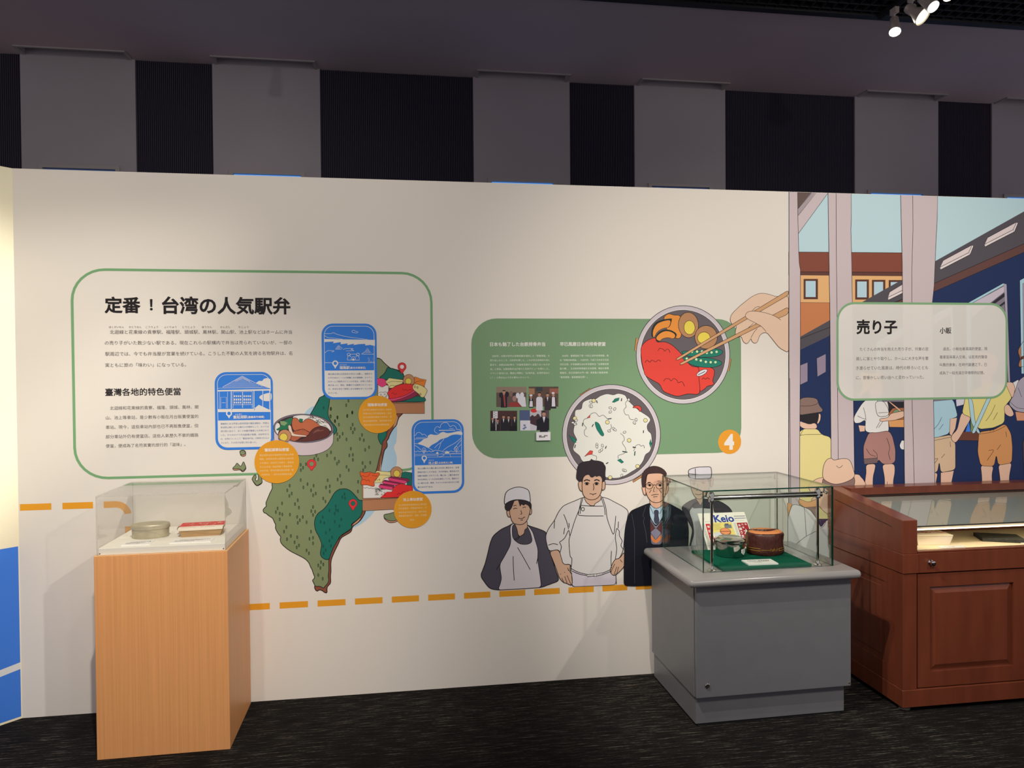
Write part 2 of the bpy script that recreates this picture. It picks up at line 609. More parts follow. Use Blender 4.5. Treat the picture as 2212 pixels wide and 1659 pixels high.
# ---- route line of orange dashes
a = Art('dashed_route_line', WC, 0, PX)
def dash(x0, x1, zc, t=.0145):
    a.wall([(x0, zc-t), (x1, zc-t), (x1, zc+t), (x0, zc+t)], ORANGE, False)
zu = W(80, 1095)[1]
zl = W(700, 1303)[1]
for p, q in ((43, 111), (135, 201)):
    dash(W(p, 1095)[0], W(q, 1093)[0], zu)
x0, x1 = W(224, 1091)[0], W(250, 1091)[0]
dash(x0, x1, zu)
xv = W(277, 1120)[0]
r = xv-x1
arc = [(x1+(r+.0145)*math.sin(R(i*9)), zu-r+(r+.0145)*math.cos(R(i*9))) for i in range(10)]
arc += [(x1+(r-.0145)*math.sin(R(i*9)), zu-r+(r-.0145)*math.cos(R(i*9))) for i in range(9, -1, -1)]
a.wall(arc, ORANGE, False)
z = zu-r-.05
while z-.13 > zl+.1:
    a.wall([(xv-.0145, z-.13), (xv+.0145, z-.13), (xv+.0145, z), (xv-.0145, z)], ORANGE, False)
    z -= .18
per = (W(1228, 1275)[0]-W(604, 1307)[0])/8
xs = W(604, 1307)[0]
for i in range(-4, 16):
    dash(xs+i*per, xs+i*per+per*.745, zl)
a.build('orange dashed line running along the lower wall')

# ---- first panel: green frame and its writing
a = Art('info_frame', WC, 4, PX)
a.rframe(W(155.5, 800)[0], W(935.5, 760)[0], W(300, 1033.5)[1], W(300, 580.5)[1], .145, .0115, GREEN)
fr1 = a.build('thin green frame with rounded corners around the first text')
a = Art('heading_lettering', fr1, 6, C1)
a.text('定番', 338, 648, 390, INK, .031, 3)
a.text('！', 726, 750, 388, INK, .03, 3)
a.text('台湾の人気駅弁', 828, 1925, 393, INK, .031, 3)
a.text('臺灣各地的特色便當', 345, 990, 1135, INK, .018, 2)
a.build()
a = Art('body_lettering', fr1, 6, C1)
TXT = P(58, 50, 50)
for t, x in (('ほくがいせん', 378), ('かとうせん', 548), ('こうりょう', 690), ('ふくりゅう', 847), ('とうじょう', 1004), ('ほうりん', 1170), ('かんざん', 1326), ('ちじょう', 1482)):
    a.text(t, x, x+len(t)*21.3, 579, TXT, 0, 2, up=False)
for t, x0, x1, y in (('北迴線と花東線の貢寮駅、福隆駅、頭城駅、鳳林駅、関山駅、池上駅などはホームに弁当', 385, 1938, 621),
                     ('の売り子がいた数少ない駅である。現在これらの駅構内で弁当は売られていないが、一部の', 342, 1938, 714),
                     ('駅周辺では、今でも弁当屋が営業を続けている。こうした不動の人気を誇る名物駅弁は、名', 345, 1942, 808),
                     ('実ともに旅の「味わい」になっている。', 345, 1035, 904),
                     ('北迴線和花東線的貢寮、福隆、頭城、鳳林、關', 385, 1140, 1271),
                     ('山、池上等車站，是少數有小販在月台販賣便當的', 350, 1140, 1353),
                     ('車站。現今，這些車站內部也已不再販售便當，但', 350, 1140, 1434),
                     ('部分車站外仍有便當店。這些人氣歷久不衰的鐵路', 350, 1140, 1515),
                     ('便當，便成為了名符其實的旅行的「滋味」。', 350, 1030, 1594)):
    a.text(t, x0, x1, y, TXT, 0, 2, up=False)
a.build()

# ---- island map
MG, DG, BR, TAN, WATER = P(105, 114, 79), P(18, 88, 74), P(112, 62, 44), P(168, 122, 90), P(164, 190, 202)
a = Art('island_map', WC, 10, C4)
a.poly([(1275, 200), (1330, 160), (1328, 290), (1308, 340), (1332, 430), (1310, 520), (1190, 550), (1215, 400), (1250, 320)], WATER, True)
a.poly([(930, 1000), (1040, 860), (1160, 840), (1140, 890), (1100, 935), (1050, 980), (1000, 1012), (945, 1032)], WATER)
a.c = C2
a.poly([(1190, 1200), (1225, 1150), (1260, 1115), (1330, 1080), (1300, 1250), (1200, 1250)], WATER)
a.c = C4
west = [(265, 600), (265, 650), (272, 690), (250, 730), (238, 760), (225, 790), (213, 822), (222, 842), (195, 865), (190, 882), (200, 900), (215, 902), (240, 925), (275, 945), (285, 975), (300, 1000), (295, 1030), (310, 1060), (325, 1085), (345, 1105), (335, 1125), (345, 1160), (375, 1190), (420, 1225), (480, 1255), (530, 1280), (560, 1300), (585, 1330), (595, 1360), (610, 1385), (620, 1420), (633, 1445), (625, 1465), (610, 1475), (625, 1500), (635, 1525)]
cliff = [(628, 1530), (638, 1560), (655, 1570), (670, 1555), (700, 1565), (715, 1580), (738, 1585), (735, 1545), (742, 1525), (770, 1500), (765, 1440), (771, 1400), (768, 1330), (775, 1290), (800, 1230), (835, 1160), (855, 1112), (900, 1087), (945, 1062), (952, 1016), (990, 992), (1022, 965), (1042, 935), (1068, 885), (1060, 800), (1120, 620), (1190, 540), (1210, 440), (1218, 400), (1227, 362), (1250, 340), (1250, 310), (1243, 290), (1263, 265), (1268, 240), (1300, 182), (1332, 150), (1337, 118), (1352, 80), (1388, 50)]
ne = [C4.o, (0, 0)]
def k4(px, py):
    return ((px-520)*3.95, (py-880)*3.95)
top = [k4(878, 860), k4(873, 813), k4(869, 803), k4(858, 799), k4(845, 796), k4(843, 795), k4(839, 792), k4(832, 786), k4(827, 781), k4(823, 776), k4(815, 773), k4(770, 775), k4(720, 800), k4(701, 855)]
nw = [k4(690, 859), k4(688, 864), k4(684, 871), k4(677, 884), k4(671, 895), k4(650, 920), k4(600, 990)]
a.poly(west[1:]+cliff+top+nw, BR, False, 1.8)
a.poly([(950, 1000), (1005, 955), (1026, 930), (1020, 960), (990, 990), (952, 1012)], TAN, False, .8)
a.poly([(1180, 550), (1205, 380), (1195, 545)], TAN, False, .8)
a.poly([(1330, 60), (1342, 90), (1326, 150), (1300, 175), (1310, 130)], TAN)
east = [(645, 1528), (680, 1526), (707, 1545), (716, 1530), (745, 1500), (753, 1470), (745, 1440), (753, 1400), (752, 1296), (770, 1250), (790, 1190), (830, 1130), (870, 1085), (920, 1058), (945, 1035), (945, 998), (1000, 955), (1022, 925), (1038, 885), (1060, 700), (1150, 560), (1165, 510), (1183, 430), (1200, 375), (1207, 320), (1205, 300), (1232, 262), (1243, 215), (1290, 150), (1330, 55)]
a.poly(west[1:]+east+top+nw, MG, False, 1.5)
a.poly([(870, 695), (905, 697), (940, 715), (975, 750), (1010, 790), (1038, 800), (1038, 885), (1020, 930), (990, 962), (947, 997), (945, 1030), (900, 1063), (850, 1097), (825, 1140), (790, 1200), (768, 1255), (752, 1295), (720, 1296), (690, 1275), (680, 1240), (690, 1170), (670, 1110), (640, 1050), (630, 1000), (635, 950), (660, 905), (705, 870), (740, 830), (770, 780), (800, 730), (835, 702)], DG, True, 1.4)
a.poly([(1175, 230), (1195, 205), (1245, 210), (1238, 255), (1212, 292), (1206, 318), (1188, 302), (1173, 262)], DG, True, 1.2)
a.c = C3
a.poly([(1100, 690), (1125, 715), (1145, 708), (1220, 735), (1255, 760), (1300, 790), (1310, 820), (1290, 870), (1100, 870), (970, 838), (1030, 800), (1065, 750), (1078, 715)], DG, False, 1.4)
a.c = C2
a.poly([(1500, 960), (1445, 965), (1385, 990), (1375, 1020), (1350, 1060), (1310, 1130), (1280, 1190), (1280, 1300), (1500, 1440), (1550, 1432), (1580, 1405), (1590, 1372), (1570, 1330), (1520, 1270), (1490, 1210), (1485, 1150), (1500, 1060)], DG, True, 1.4)
DOT, DOT2, HOL = P(44, 56, 38), P(10, 66, 56), P(84, 98, 66)
a.up()
def tree(x, y, m, hole):
    a.ell(x, y, 8, 17, m, up=False, n=12)
dots = [(770, 12), (952, 42), (910, 72), (768, 78), (825, 85), (805, 118), (838, 148), (955, 148), (940, 180), (972, 185), (957, 213), (870, 225), (823, 228), (845, 252), (828, 275), (902, 273), (1035, 235), (1017, 270), (1050, 280), (940, 353), (1062, 362), (1095, 340), (770, 383), (737, 410), (927, 410), (957, 405), (957, 448), (803, 437), (838, 462), (822, 480), (645, 410), (628, 440), (660, 443), (903, 507), (922, 535), (1040, 475), (1105, 472), (1062, 508), (1045, 535), (557, 484), (512, 490), (532, 515), (513, 535), (848, 583), (827, 615), (858, 645), (742, 622), (728, 683), (760, 672), (760, 718), (570, 655), (535, 683), (622, 668), (600, 708), (640, 735), (618, 750), (512, 620), (418, 668), (397, 708), (435, 735), (415, 755), (704, 777), (723, 803), (487, 792), (463, 825), (497, 855), (353, 818), (315, 862), (300, 893), (333, 905), (355, 913), (333, 955), (420, 915), (617, 850), (602, 885), (635, 890), (617, 918), (482, 935), (530, 935), (505, 962), (487, 985), (562, 980), (390, 1022), (370, 1060), (428, 1097), (395, 1125), (482, 1108), (460, 1150), (497, 1177), (478, 1195), (600, 1060), (617, 1112), (587, 1122), (617, 1160), (562, 1220), (582, 1245), (685, 1320), (662, 1348), (705, 1340), (680, 1370), (662, 1430), (700, 1462), (1002, 635), (1000, 717)]
dots += [k4(660+x/6.144, 680+y/6.144) for x, y in ((570, 1140), (540, 1200), (335, 1250), (330, 1345), (620, 1300), (425, 1365), (552, 1345), (390, 1410))]
dark = [(885, 740), (867, 765), (890, 775), (810, 842), (757, 880), (813, 875), (830, 880), (802, 905), (700, 935), (682, 975), (713, 985), (803, 975), (858, 955), (842, 1012), (760, 1045), (727, 1070), (780, 1108), (757, 1138), (705, 1185), (770, 1180), (725, 1218), (708, 1245), k4(699, 881)]
a.c = C4
for p in dots:
    a.ell(*p, 7.5, 16, DOT, up=False, n=12)
for p in dark:
    a.ell(*p, 7.5, 16, DOT2, up=False, n=12)
a.up()
for p in dots:
    a.ell(p[0], p[1]+1, 2.6, 9, HOL, up=False, n=8)
# small islets
a.c = C21
a.poly([(255, 250), (262, 200), (335, 170), (405, 200), (425, 270), (415, 330), (350, 358), (285, 330)], P(176, 122, 94), True, 1.3)
a.ell(333, 248, 80, 72, MG, ol=1.1)
a.poly([(40, 700), (45, 745), (80, 772), (160, 770), (260, 750), (340, 838), (430, 740), (435, 690), (390, 560), (300, 700)], P(176, 122, 94), False, 1.3)
a.poly([(38, 695), (110, 645), (160, 545), (215, 595), (270, 665), (312, 610), (355, 505), (390, 560), (432, 690), (420, 720), (335, 810), (260, 725), (160, 732), (52, 728)], MG, False, 1.2)
a.poly([(620, 1060), (700, 1190), (770, 1250), (915, 1165), (910, 1090), (770, 1150)], P(176, 122, 94), False, 1.3)
a.poly([(620, 1050), (648, 965), (712, 900), (742, 975), (720, 1040), (745, 1088), (795, 1055), (812, 900), (890, 965), (918, 1110), (900, 1150), (770, 1222), (700, 1165)], MG, True, 1.3)
a.c = C20
a.poly([(468, 1390), (475, 1425), (540, 1485), (600, 1500), (720, 1465), (720, 1400)], P(176, 122, 94), False, 1.3)
a.poly([(465, 1375), (480, 1348), (560, 1340), (650, 1310), (720, 1330), (720, 1440), (600, 1472), (545, 1455), (480, 1420)], MG, False, 1.3)
imap = a.build('green island map with dark green regions and brown cliffs')
a = Art('map_pin', imap, 60, C4)
RED = P(196, 44, 48)
def pin(cx, cy, r, tip, crop, m=None, hole=None, ol=1.0):
    b_ = Art('map_pin', imap, 60, crop)
    pts = [(cx+r*math.cos(R(i)), cy+r*math.sin(R(i))) for i in range(150, 391, 12)]
    b_.poly(pts+[(cx+r*.42, cy+(tip-cy)*.55), (cx, tip), (cx-r*.42, cy+(tip-cy)*.55)], m or RED, False, ol, P(120, 24, 28))
    b_.ell(cx, cy, r*.55, r*.55, hole or MG, ol=.8, oc=P(120, 24, 28))
    b_.build()
pin(605, 482, 38, 546, C4)
pin(958, 819, 36, 886, C4, hole=DG)
pin(1280, 690, 55, 792, C3, hole=WHITE)

# ---- lunch drawings round the map
a = Art('lunch_bowl_drawing', WC, 62, C19)
LAV, DGREY = P(172, 156, 156), P(86, 78, 80)
a.poly([(315, 870), (318, 1100), (330, 1200), (420, 1290), (600, 1390), (900, 1450), (1150, 1440), (1350, 1390), (1510, 1310), (1600, 1190), (1612, 1100), (1612, 900)], LAV, False, .9)
def oval(cx, cy, rx, ry, rot=2):
    c_, s_ = math.cos(R(rot)), math.sin(R(rot))
    return [(cx+rx*math.cos(6.28318*i/48)*c_-ry*math.sin(6.28318*i/48)*s_, cy+rx*math.cos(6.28318*i/48)*s_+ry*math.sin(6.28318*i/48)*c_) for i in range(48)]
a.poly(oval(963, 858, 655, 312), P(98, 90, 96), False, .8)
a.poly(oval(963, 858, 618, 282), P(52, 36, 40))
a.poly([(350, 890), (360, 780), (410, 740), (450, 790), (440, 870), (420, 930), (400, 980)], WHITE, True)
a.poly([(720, 600), (860, 575), (960, 570), (1040, 580), (1180, 600), (1300, 625), (1420, 690), (1500, 750), (1560, 850), (1560, 930), (1400, 900), (1200, 760), (900, 700), (760, 660)], WHITE, False)
for i in range(26):
    x, y = 1040+random.random()*430, 600+random.random()*170
    y += (x-1040)*.28-40
    a.line([(x, y), (x+40, y+random.uniform(-30, 40)), (x+70, y+random.uniform(-10, 50))], P(110, 50, 52), .9, up=False)
a.poly([(490, 700), (560, 690), (640, 640), (720, 620), (740, 700), (660, 800), (620, 890), (500, 880), (400, 910), (360, 880), (420, 850), (480, 800)], P(30, 92, 62), False)
a.poly([(450, 700), (540, 700), (620, 740), (550, 800), (470, 780)], P(106, 128, 88), False)
a.poly([(870, 650), (950, 660), (930, 720), (880, 720)], P(30, 92, 62), True)
a.poly([(730, 630), (800, 625), (850, 660), (870, 710), (910, 740), (960, 710), (1000, 660), (1080, 640), (1190, 690), (1300, 780), (1380, 850), (1250, 950), (1050, 1000), (850, 970), (740, 900), (705, 800), (710, 700)], P(156, 84, 54), False, .9)
a.poly([(690, 1000), (740, 930), (900, 880), (1080, 930), (1050, 1010), (900, 1060), (800, 1130), (690, 1110)], P(146, 76, 50), True, .7)
a.line([(770, 930), (880, 890), (960, 870), (1040, 920), (1090, 945)], P(80, 36, 28), .9)
a.poly([(630, 820), (650, 785), (690, 810), (720, 920), (780, 980), (1010, 1010), (1000, 1040), (780, 1030), (700, 1010), (650, 920)], P(196, 170, 150), True, .8, P(80, 50, 44))
a.poly([(790, 1130), (930, 1080), (1050, 1020), (1110, 930), (1200, 850), (1320, 815), (1440, 830), (1510, 880), (1540, 940), (1500, 1020), (1380, 1080), (1150, 1130), (950, 1145)], P(78, 38, 34), True, .9)
a.poly([(1165, 970), (1220, 900), (1300, 870), (1310, 895), (1400, 890), (1380, 912), (1260, 930)], P(106, 62, 54), True)
egg, yolk = P(160, 112, 76), P(216, 190, 76)
a.ell(555, 1020, 142, 138, egg, ol=.9)
a.ell(530, 1050, 86, 86, yolk, ol=.8)
a.poly([(400, 1050), (470, 1100), (560, 1130), (680, 1160), (560, 1160), (420, 1120)], P(98, 90, 96))
a.build('printed round lunch bowl with meat, rice and half egg')

a = Art('lunch_box_drawing', WC, 62, C3)
WOOD = P(150, 102, 70)
a.poly([(955, 900), (1578, 900), (1580, 1310), (960, 1310)], WOOD, False, .8)
a.poly([(966, 905), (1572, 900), (1565, 1155), (966, 1160)], P(96, 40, 48))
a.poly([(966, 920), (1100, 940), (1100, 1160), (966, 1160)], WHITE)
a.line([(975, 1040), (1000, 1025), (1030, 1030), (1060, 1022), (1085, 1040), (1105, 1080)], INK, .8)
for p in ((1000, 1060), (1050, 1055), (1075, 1080), (1020, 1085), (1060, 1095), (1090, 1060)):
    a.ring(*p, 10, 8, INK, .7)
a.poly([(1320, 1140), (1430, 1090), (1560, 1085), (1566, 1155), (1200, 1158)], DG, True, .6)
a.poly([(1110, 1120), (1290, 1085), (1430, 1000), (1490, 1050), (1400, 1110), (1240, 1150), (1130, 1155)], P(120, 34, 58), True, .8)
a.poly([(1105, 1110), (1290, 1070), (1430, 990), (1450, 1020), (1300, 1100), (1150, 1142)], P(196, 62, 96), True, .6)
a.poly([(925, 880), (955, 847), (1035, 848), (1080, 890), (1070, 930), (1015, 958), (960, 925)], P(190, 52, 96), True, .6)
YEL = P(226, 210, 142)
a.poly([(1060, 890), (1110, 838), (1300, 865), (1285, 912), (1190, 945), (1170, 975), (1110, 970), (1095, 930)], YEL, False, .8)
a.line([(1090, 905), (1150, 885), (1290, 890)], INK, .7)
a.line([(1110, 960), (1140, 935), (1190, 945)], INK, .7)
a.poly([(1450, 818), (1525, 850), (1602, 862), (1575, 952), (1500, 930), (1430, 940)], P(216, 120, 44), False, .8)
a.line([(1440, 905), (1500, 880), (1570, 875)], INK, .7)
a.ell(1370, 872, 76, 82, egg, ol=.8)
a.ell(1365, 882, 40, 42, yolk, ol=.7)
a.poly([(1090, 1030), (1180, 955), (1300, 917), (1420, 925), (1440, 968), (1410, 1020), (1290, 1080), (1120, 1115), (1110, 1080)], P(200, 42, 40), True, .8)
a.line([(1290, 975), (1300, 1000), (1330, 990), (1350, 1008), (1385, 990), (1400, 1005)], P(90, 14, 18), .8)
a.line([(1140, 1045), (1165, 1035), (1180, 1058), (1215, 1045)], P(90, 14, 18), .8)
a.poly([(1428, 935), (1470, 918), (1560, 950), (1612, 1000), (1602, 1040), (1570, 1092), (1530, 1090), (1500, 1050), (1430, 990)], YEL, True, .8)
for x, y in ((1450, 955), (1485, 965), (1525, 1055)):
    a.ring(x, y, 9, 13, INK, .8)
a.line([(960, 1165), (1578, 1155)], INK, .8)
a.line([(960, 1180), (1578, 1170)], INK, .6)
a.build('printed wooden lunch box with egg, sausage and rice')

a = Art('lunch_box_drawing', WC, 62, C20)
a.poly([(100, 850), (960, 640), (962, 1250), (105, 1292)], WOOD, False, .8)
a.poly([(118, 800), (945, 640), (945, 1055), (120, 1075)], WHITE)
a.line([(122, 890), (150, 905), (180, 890), (215, 910), (250, 900), (290, 915), (340, 900), (390, 930)], INK, .8)
for i in range(16):
    a.ring(330+random.random()*170, 915+random.random()*110, 13, 9, INK, .7)
a.poly([(320, 640), (350, 605), (640, 635), (600, 700), (470, 740), (440, 805), (300, 820), (360, 720)], YEL, False, .8)
a.line([(390, 680), (480, 680), (600, 695)], INK, .7)
a.line([(350, 770), (400, 750), (390, 775)], INK, .7)
a.poly([(65, 620), (130, 640), (230, 628), (300, 650), (370, 638), (395, 665), (345, 740), (300, 800), (308, 855), (280, 875), (180, 850), (85, 845), (80, 780), (100, 740), (70, 690)], P(206, 84, 40), True, .8)
a.line([(80, 700), (110, 690), (140, 705), (190, 705), (240, 640)], P(100, 24, 16), .8)
a.line([(100, 770), (140, 755), (170, 775), (210, 765), (230, 800)], P(100, 24, 16), .8)
a.line([(270, 695), (300, 685), (320, 700), (360, 690)], P(100, 24, 16), .8)
a.ell(685, 645, 103, 108, egg, ol=.8)
a.ell(688, 655, 54, 58, yolk, ol=.7)
a.poly([(775, 640), (830, 622), (945, 640), (942, 865), (860, 855), (860, 780), (760, 720)], DG, False, .8)
MAG, MAR = P(196, 56, 100), P(116, 30, 60)
for top_, face_ in (([(545, 730), (600, 705), (870, 740), (912, 772), (880, 800)], [(540, 735), (560, 725), (840, 775), (860, 800), (830, 832), (560, 775)]),
                    ([(450, 790), (480, 763), (740, 810), (770, 830)], [(440, 800), (460, 785), (720, 830), (735, 850), (690, 862), (450, 825)]),
                    ([(385, 865), (410, 828), (640, 855), (650, 880)], [(380, 870), (400, 848), (610, 880), (620, 900), (605, 935), (400, 905)])):
    a.poly(top_+[face_[3], face_[0]], MAR, False, .7)
    a.poly(face_, MAG, False, .7)
a.poly([(415, 1060), (520, 965), (600, 965), (640, 885), (760, 828), (850, 850), (942, 872), (942, 1000), (800, 1050), (600, 1062)], P(200, 42, 40), True, .8)
a.poly([(400, 905), (520, 930), (605, 940), (600, 965), (520, 965), (415, 1055), (380, 1000)], WHITE, False)
for i in range(14):
    a.ring(360+random.random()*140, 905+random.random()*110, 12, 9, INK, .7)
a.line([(690, 1020), (720, 990), (760, 1000), (800, 960), (850, 975), (880, 940)], P(90, 14, 18), .8)
a.line([(110, 1078), (730, 1062)], INK, .8)
a.line([(110, 1104), (730, 1075)], INK, .6)
a.build('printed wooden lunch box with pink meat strips and egg')

# ---- blue station cards
def card(name_, Lx, Rx, Ty, By, midx, midy, crop, label):
    X0, X1 = W(Lx, midy)[0], W(Rx, midy)[0]
    Z1, Z0 = W(midx, Ty)[1], W(midx, By)[1]
    b_ = Art(name_, WC, 110, crop)
    b_.rrect(X0, X1, Z0, Z1, .052, BLUE)
    b_.rframe(X0+.011, X1-.011, Z0+.011, Z1-.011, .042, .002, WHITE)
    return b_, X0, X1, Z0, Z1
def lower(b_, X0, X1, Z0, zt):
    r = .045
    q = [(X1-.0125, zt), (X0+.0125, zt)]
    q += [(X0+.0125+r+r*math.cos(R(180+i*11.25)), Z0+.011+r+r*math.sin(R(180+i*11.25))) for i in range(9)]
    q += [(X1-.0125-r+r*math.cos(R(270+i*11.25)), Z0+.011+r+r*math.sin(R(270+i*11.25))) for i in range(9)]
    b_.wall(q, WHITE)
def wpin(b_, cx, cy, r, tip):
    pts = [(cx+r*math.cos(R(i)), cy+r*math.sin(R(i))) for i in range(150, 391, 12)]
    b_.poly(pts+[(cx+r*.42, cy+(tip-cy)*.55), (cx, tip), (cx-r*.42, cy+(tip-cy)*.55)], WHITE)
    b_.ell(cx, cy, r*.58, r*.58, BLUE)
def lines_of(parent, base, crop, rows, m, bold=0):
    b_ = Art('lettering', parent, base, crop)
    for t, x0, x1, y in rows:
        b_.text(t, x0, x1, y, m, bold, 3 if bold > .02 else 2, up=False)
    b_.build()
b, X0, X1, Z0, Z1 = card('station_card', 464.8, 590.3, 803.5, 971, 528, 890, C2, '')
b.poly([(625, 815), (660, 790), (700, 790), (720, 765), (760, 755), (798, 770), (803, 880), (720, 855)], WHITE)
for i in range(9):
    y = 745+i*15
    hw = 20+i*27
    b.line([(460-hw, y+2), (455+hw, y)], WHITE, .5, False)
for i in range(22):
    x = 380+i*8
    b.line([(x, 738+abs(x-460)*.55), (x+6, 760+abs(x-460)*.5)], WHITE, .45, False, up=False)
b.line([(460, 732), (230, 862)], WHITE, .8, False)
b.line([(460, 732), (705, 858)], WHITE, .8, False)
b.line([(166, 876), (803, 872)], WHITE, .5, False)
b.poly([(165, 900), (803, 886), (803, 905), (165, 916)], WHITE)
b.poly([(665, 985), (700, 955), (803, 935), (803, 1022), (720, 1028), (680, 1005)], WHITE, True)
b.poly([(165, 1127), (600, 1122), (660, 1075), (803, 1142), (803, 1160), (168, 1162)], WHITE)
for x, y0, y1, w_ in ((326, 905, 1150, 9), (597, 900, 1150, 9), (703, 900, 1100, 7), (785, 900, 1138, 9)):
    b.rect(x, y0, x+w_, y1, WHITE)
    b.rect(x+w_, y0+20, x+w_+6, y1-8, BLUE)
b.line([(205, 1120), (205, 985), (272, 985), (272, 1115)], WHITE, .7, False)
b.line([(218, 1050), (262, 1050)], WHITE, .7, False)
b.line([(190, 918), (190, 1120)], WHITE, .6, False)
b.line([(286, 918), (286, 1120)], WHITE, .6, False)
b.line([(352, 1115), (352, 920), (582, 915), (582, 1112)], WHITE, .9, False)
b.line([(466, 918), (466, 1112)], WHITE, 1.2, False)
b.line([(352, 1075), (582, 1072)], WHITE, .8, False)
for gx in (362, 478):
    for i in range(4):
        for y0, y1 in ((962, 982), (1000, 1025), (1038, 1058)):
            b.rect(gx+i*24, y0, gx+i*24+15, y1, WHITE, up=False)
    b.up()
wpin(b, 304, 1178, 36, 1240)
lower(b, X0, X1, Z0, W(528, 680+1258/5.53)[1])
ca = b.build('blue card with a tile-roofed wooden station house')
lines_of(ca, 170, C2, [('奮起湖駅', 352, 522, 1222), ('(嘉義県竹崎郷)', 525, 725, 1222), ('ふんきこ', 375, 460, 1188)], WHITE, .022)
lines_of(ca, 170, C2, [('嘉義県にある阿里山森林鉄道の奮起湖駅は、阿里山', 205, 780, 1302), ('鉄道登山線における最大の中継駅として、かつては', 205, 780, 1345), ('旅行客に加えて、多くの林業労働者にも利用されて', 205, 780, 1391), ('いた。そのおかげで弁当産業が発展。2000年から', 205, 780, 1437), ('は、台湾のコンビニで「奮起湖弁当」が販売されるよ', 205, 780, 1482), ('うになり、その名が全国に知れ渡った。', 205, 635, 1530)], NAVYTXT)

b, X0, X1, Z0, Z1 = card('station_card', 695.5, 814, 699, 862.5, 755, 780, C2, '')
b.poly([(1440, 290), (2046, 300), (2046, 372), (1990, 360), (1930, 366), (1930, 348), (1860, 350), (1790, 362), (1800, 345), (1715, 362), (1720, 342), (1635, 352), (1640, 326), (1545, 340), (1555, 320), (1440, 325)], WHITE)
b.line([(1440, 225), (1520, 225), (1550, 215), (1600, 235), (1700, 260), (1800, 275), (1960, 295)], WHITE, .7)
b.line([(1440, 245), (1480, 270), (1560, 280), (1660, 292)], WHITE, .7)
b.line([(1770, 195), (1790, 185), (1815, 195), (1845, 208), (1820, 218), (1800, 212), (1780, 212)], WHITE, .7, closed=True)
b.line([(1575, 412), (1612, 362), (1657, 405), (1640, 412), (1575, 412)], WHITE, .7, False)
for i in range(4):
    b.line([(1590+i*12, 412), (1608+i*6, 375)], WHITE, .45, False, up=False)
b.line([(1448, 455), (1480, 430), (1510, 428), (1560, 432), (1530, 445)], WHITE, .7)
b.line([(1665, 415), (1710, 402), (1785, 405), (1760, 415), (1795, 428), (1700, 432)], WHITE, .7)
b.line([(1885, 470), (1930, 440), (1957, 398), (1985, 445), (2038, 472), (1885, 470)], WHITE, .7, False)
for i in range(4):
    b.line([(1938-i*2, 420+i*11), (1975+i*3, 420+i*11)], WHITE, .5, False, up=False)
b.line([(1715, 540), (1722, 500), (1760, 470), (1820, 470), (1855, 500), (1862, 540), (1715, 540)], WHITE, .8, False)
b.ring(1733, 475, 18, 17, WHITE, .8)
b.ring(1842, 475, 18, 17, WHITE, .8)
b.line([(1762, 540), (1768, 512), (1788, 500), (1808, 512), (1815, 540)], WHITE, .8)
b.ell(1788, 535, 14, 13, WHITE)
b.ell(1755, 497, 4, 6, WHITE, up=False)
b.ell(1820, 497, 4, 6, WHITE, up=False)
for i in range(40):
    b.ell(1955+random.random()*85, 510+random.random()*58, 2.2, 2.2, WHITE, up=False, n=6)
b.line([(1442, 572), (2046, 572)], WHITE, .8, False)
wpin(b, 1572, 580, 35, 645)
lower(b, X0, X1, Z0, W(755, 680+665/5.53)[1])
cb = b.build('blue card with a beach and a round-eared animal face')
lines_of(cb, 170, C2, [('福隆駅', 1622, 1745, 632), ('(新北市貢寮区)', 1748, 1935, 634), ('ふくりゅう', 1624, 1708, 598)], WHITE, .022)
lines_of(cb, 170, C2, [('東北角を流れる双渓河の河口に位置し、海岸から', 1488, 2012, 709), ('わずか450メートルの距離にある福隆駅。かつてこ', 1488, 2012, 753), ('のホームで販売されていた弁当は、非常に大変人', 1488, 2014, 798), ('気があった。現在、駅構内では販売されていない', 1488, 2014, 842), ('が、弁当を求めて駅前にある店舗を多くの人が訪', 1490, 2016, 887), ('れている。', 1490, 1600, 934)], NAVYTXT)

b, X0, X1, Z0, Z1 = card('station_card', 889.8, 1002.2, 906, 1065.5, 946, 985, C22, '')
b.line([(650, 360), (590, 330), (570, 285), (600, 225), (650, 212), (688, 232), (710, 165), (780, 125), (850, 140), (900, 212), (950, 188), (1010, 205), (1045, 270), (1090, 268), (1125, 310)], WHITE, .8)
b.poly([(665, 282), (1010, 280), (1005, 292), (665, 298)], WHITE)
b.line([(880, 256), (975, 252)], WHITE, .7, False)
b.line([(135, 395), (180, 385), (200, 345), (250, 332), (300, 360), (310, 385), (350, 368), (385, 390), (410, 425)], WHITE, .8)
b.line([(185, 445), (390, 440)], WHITE, .7, False)
b.line([(140, 470), (360, 465)], WHITE, .7, False)
b.poly([(225, 570), (290, 520), (350, 470), (430, 440), (430, 410), (490, 372), (560, 385), (640, 380), (700, 340), (760, 322), (830, 345), (920, 340), (1000, 322), (1080, 308), (1148, 325), (1148, 385), (1040, 375), (930, 390), (830, 440), (700, 480), (620, 540), (510, 600), (440, 655), (340, 610)], WHITE, True)
b.line([(140, 570), (230, 572), (340, 608), (440, 655), (540, 712)], WHITE, .8)
b.line([(160, 605), (215, 640), (285, 700)], WHITE, .8)
b.line([(775, 455), (750, 500), (710, 545), (690, 610), (655, 690)], WHITE, .8)
b.line([(710, 545), (640, 590), (575, 662)], WHITE, .8)
b.line([(1145, 440), (1010, 550), (850, 640), (740, 725)], WHITE, .8)
b.line([(1145, 480), (1060, 580), (980, 690)], WHITE, .8)
b.line([(1145, 570), (1080, 640)], WHITE, .8)
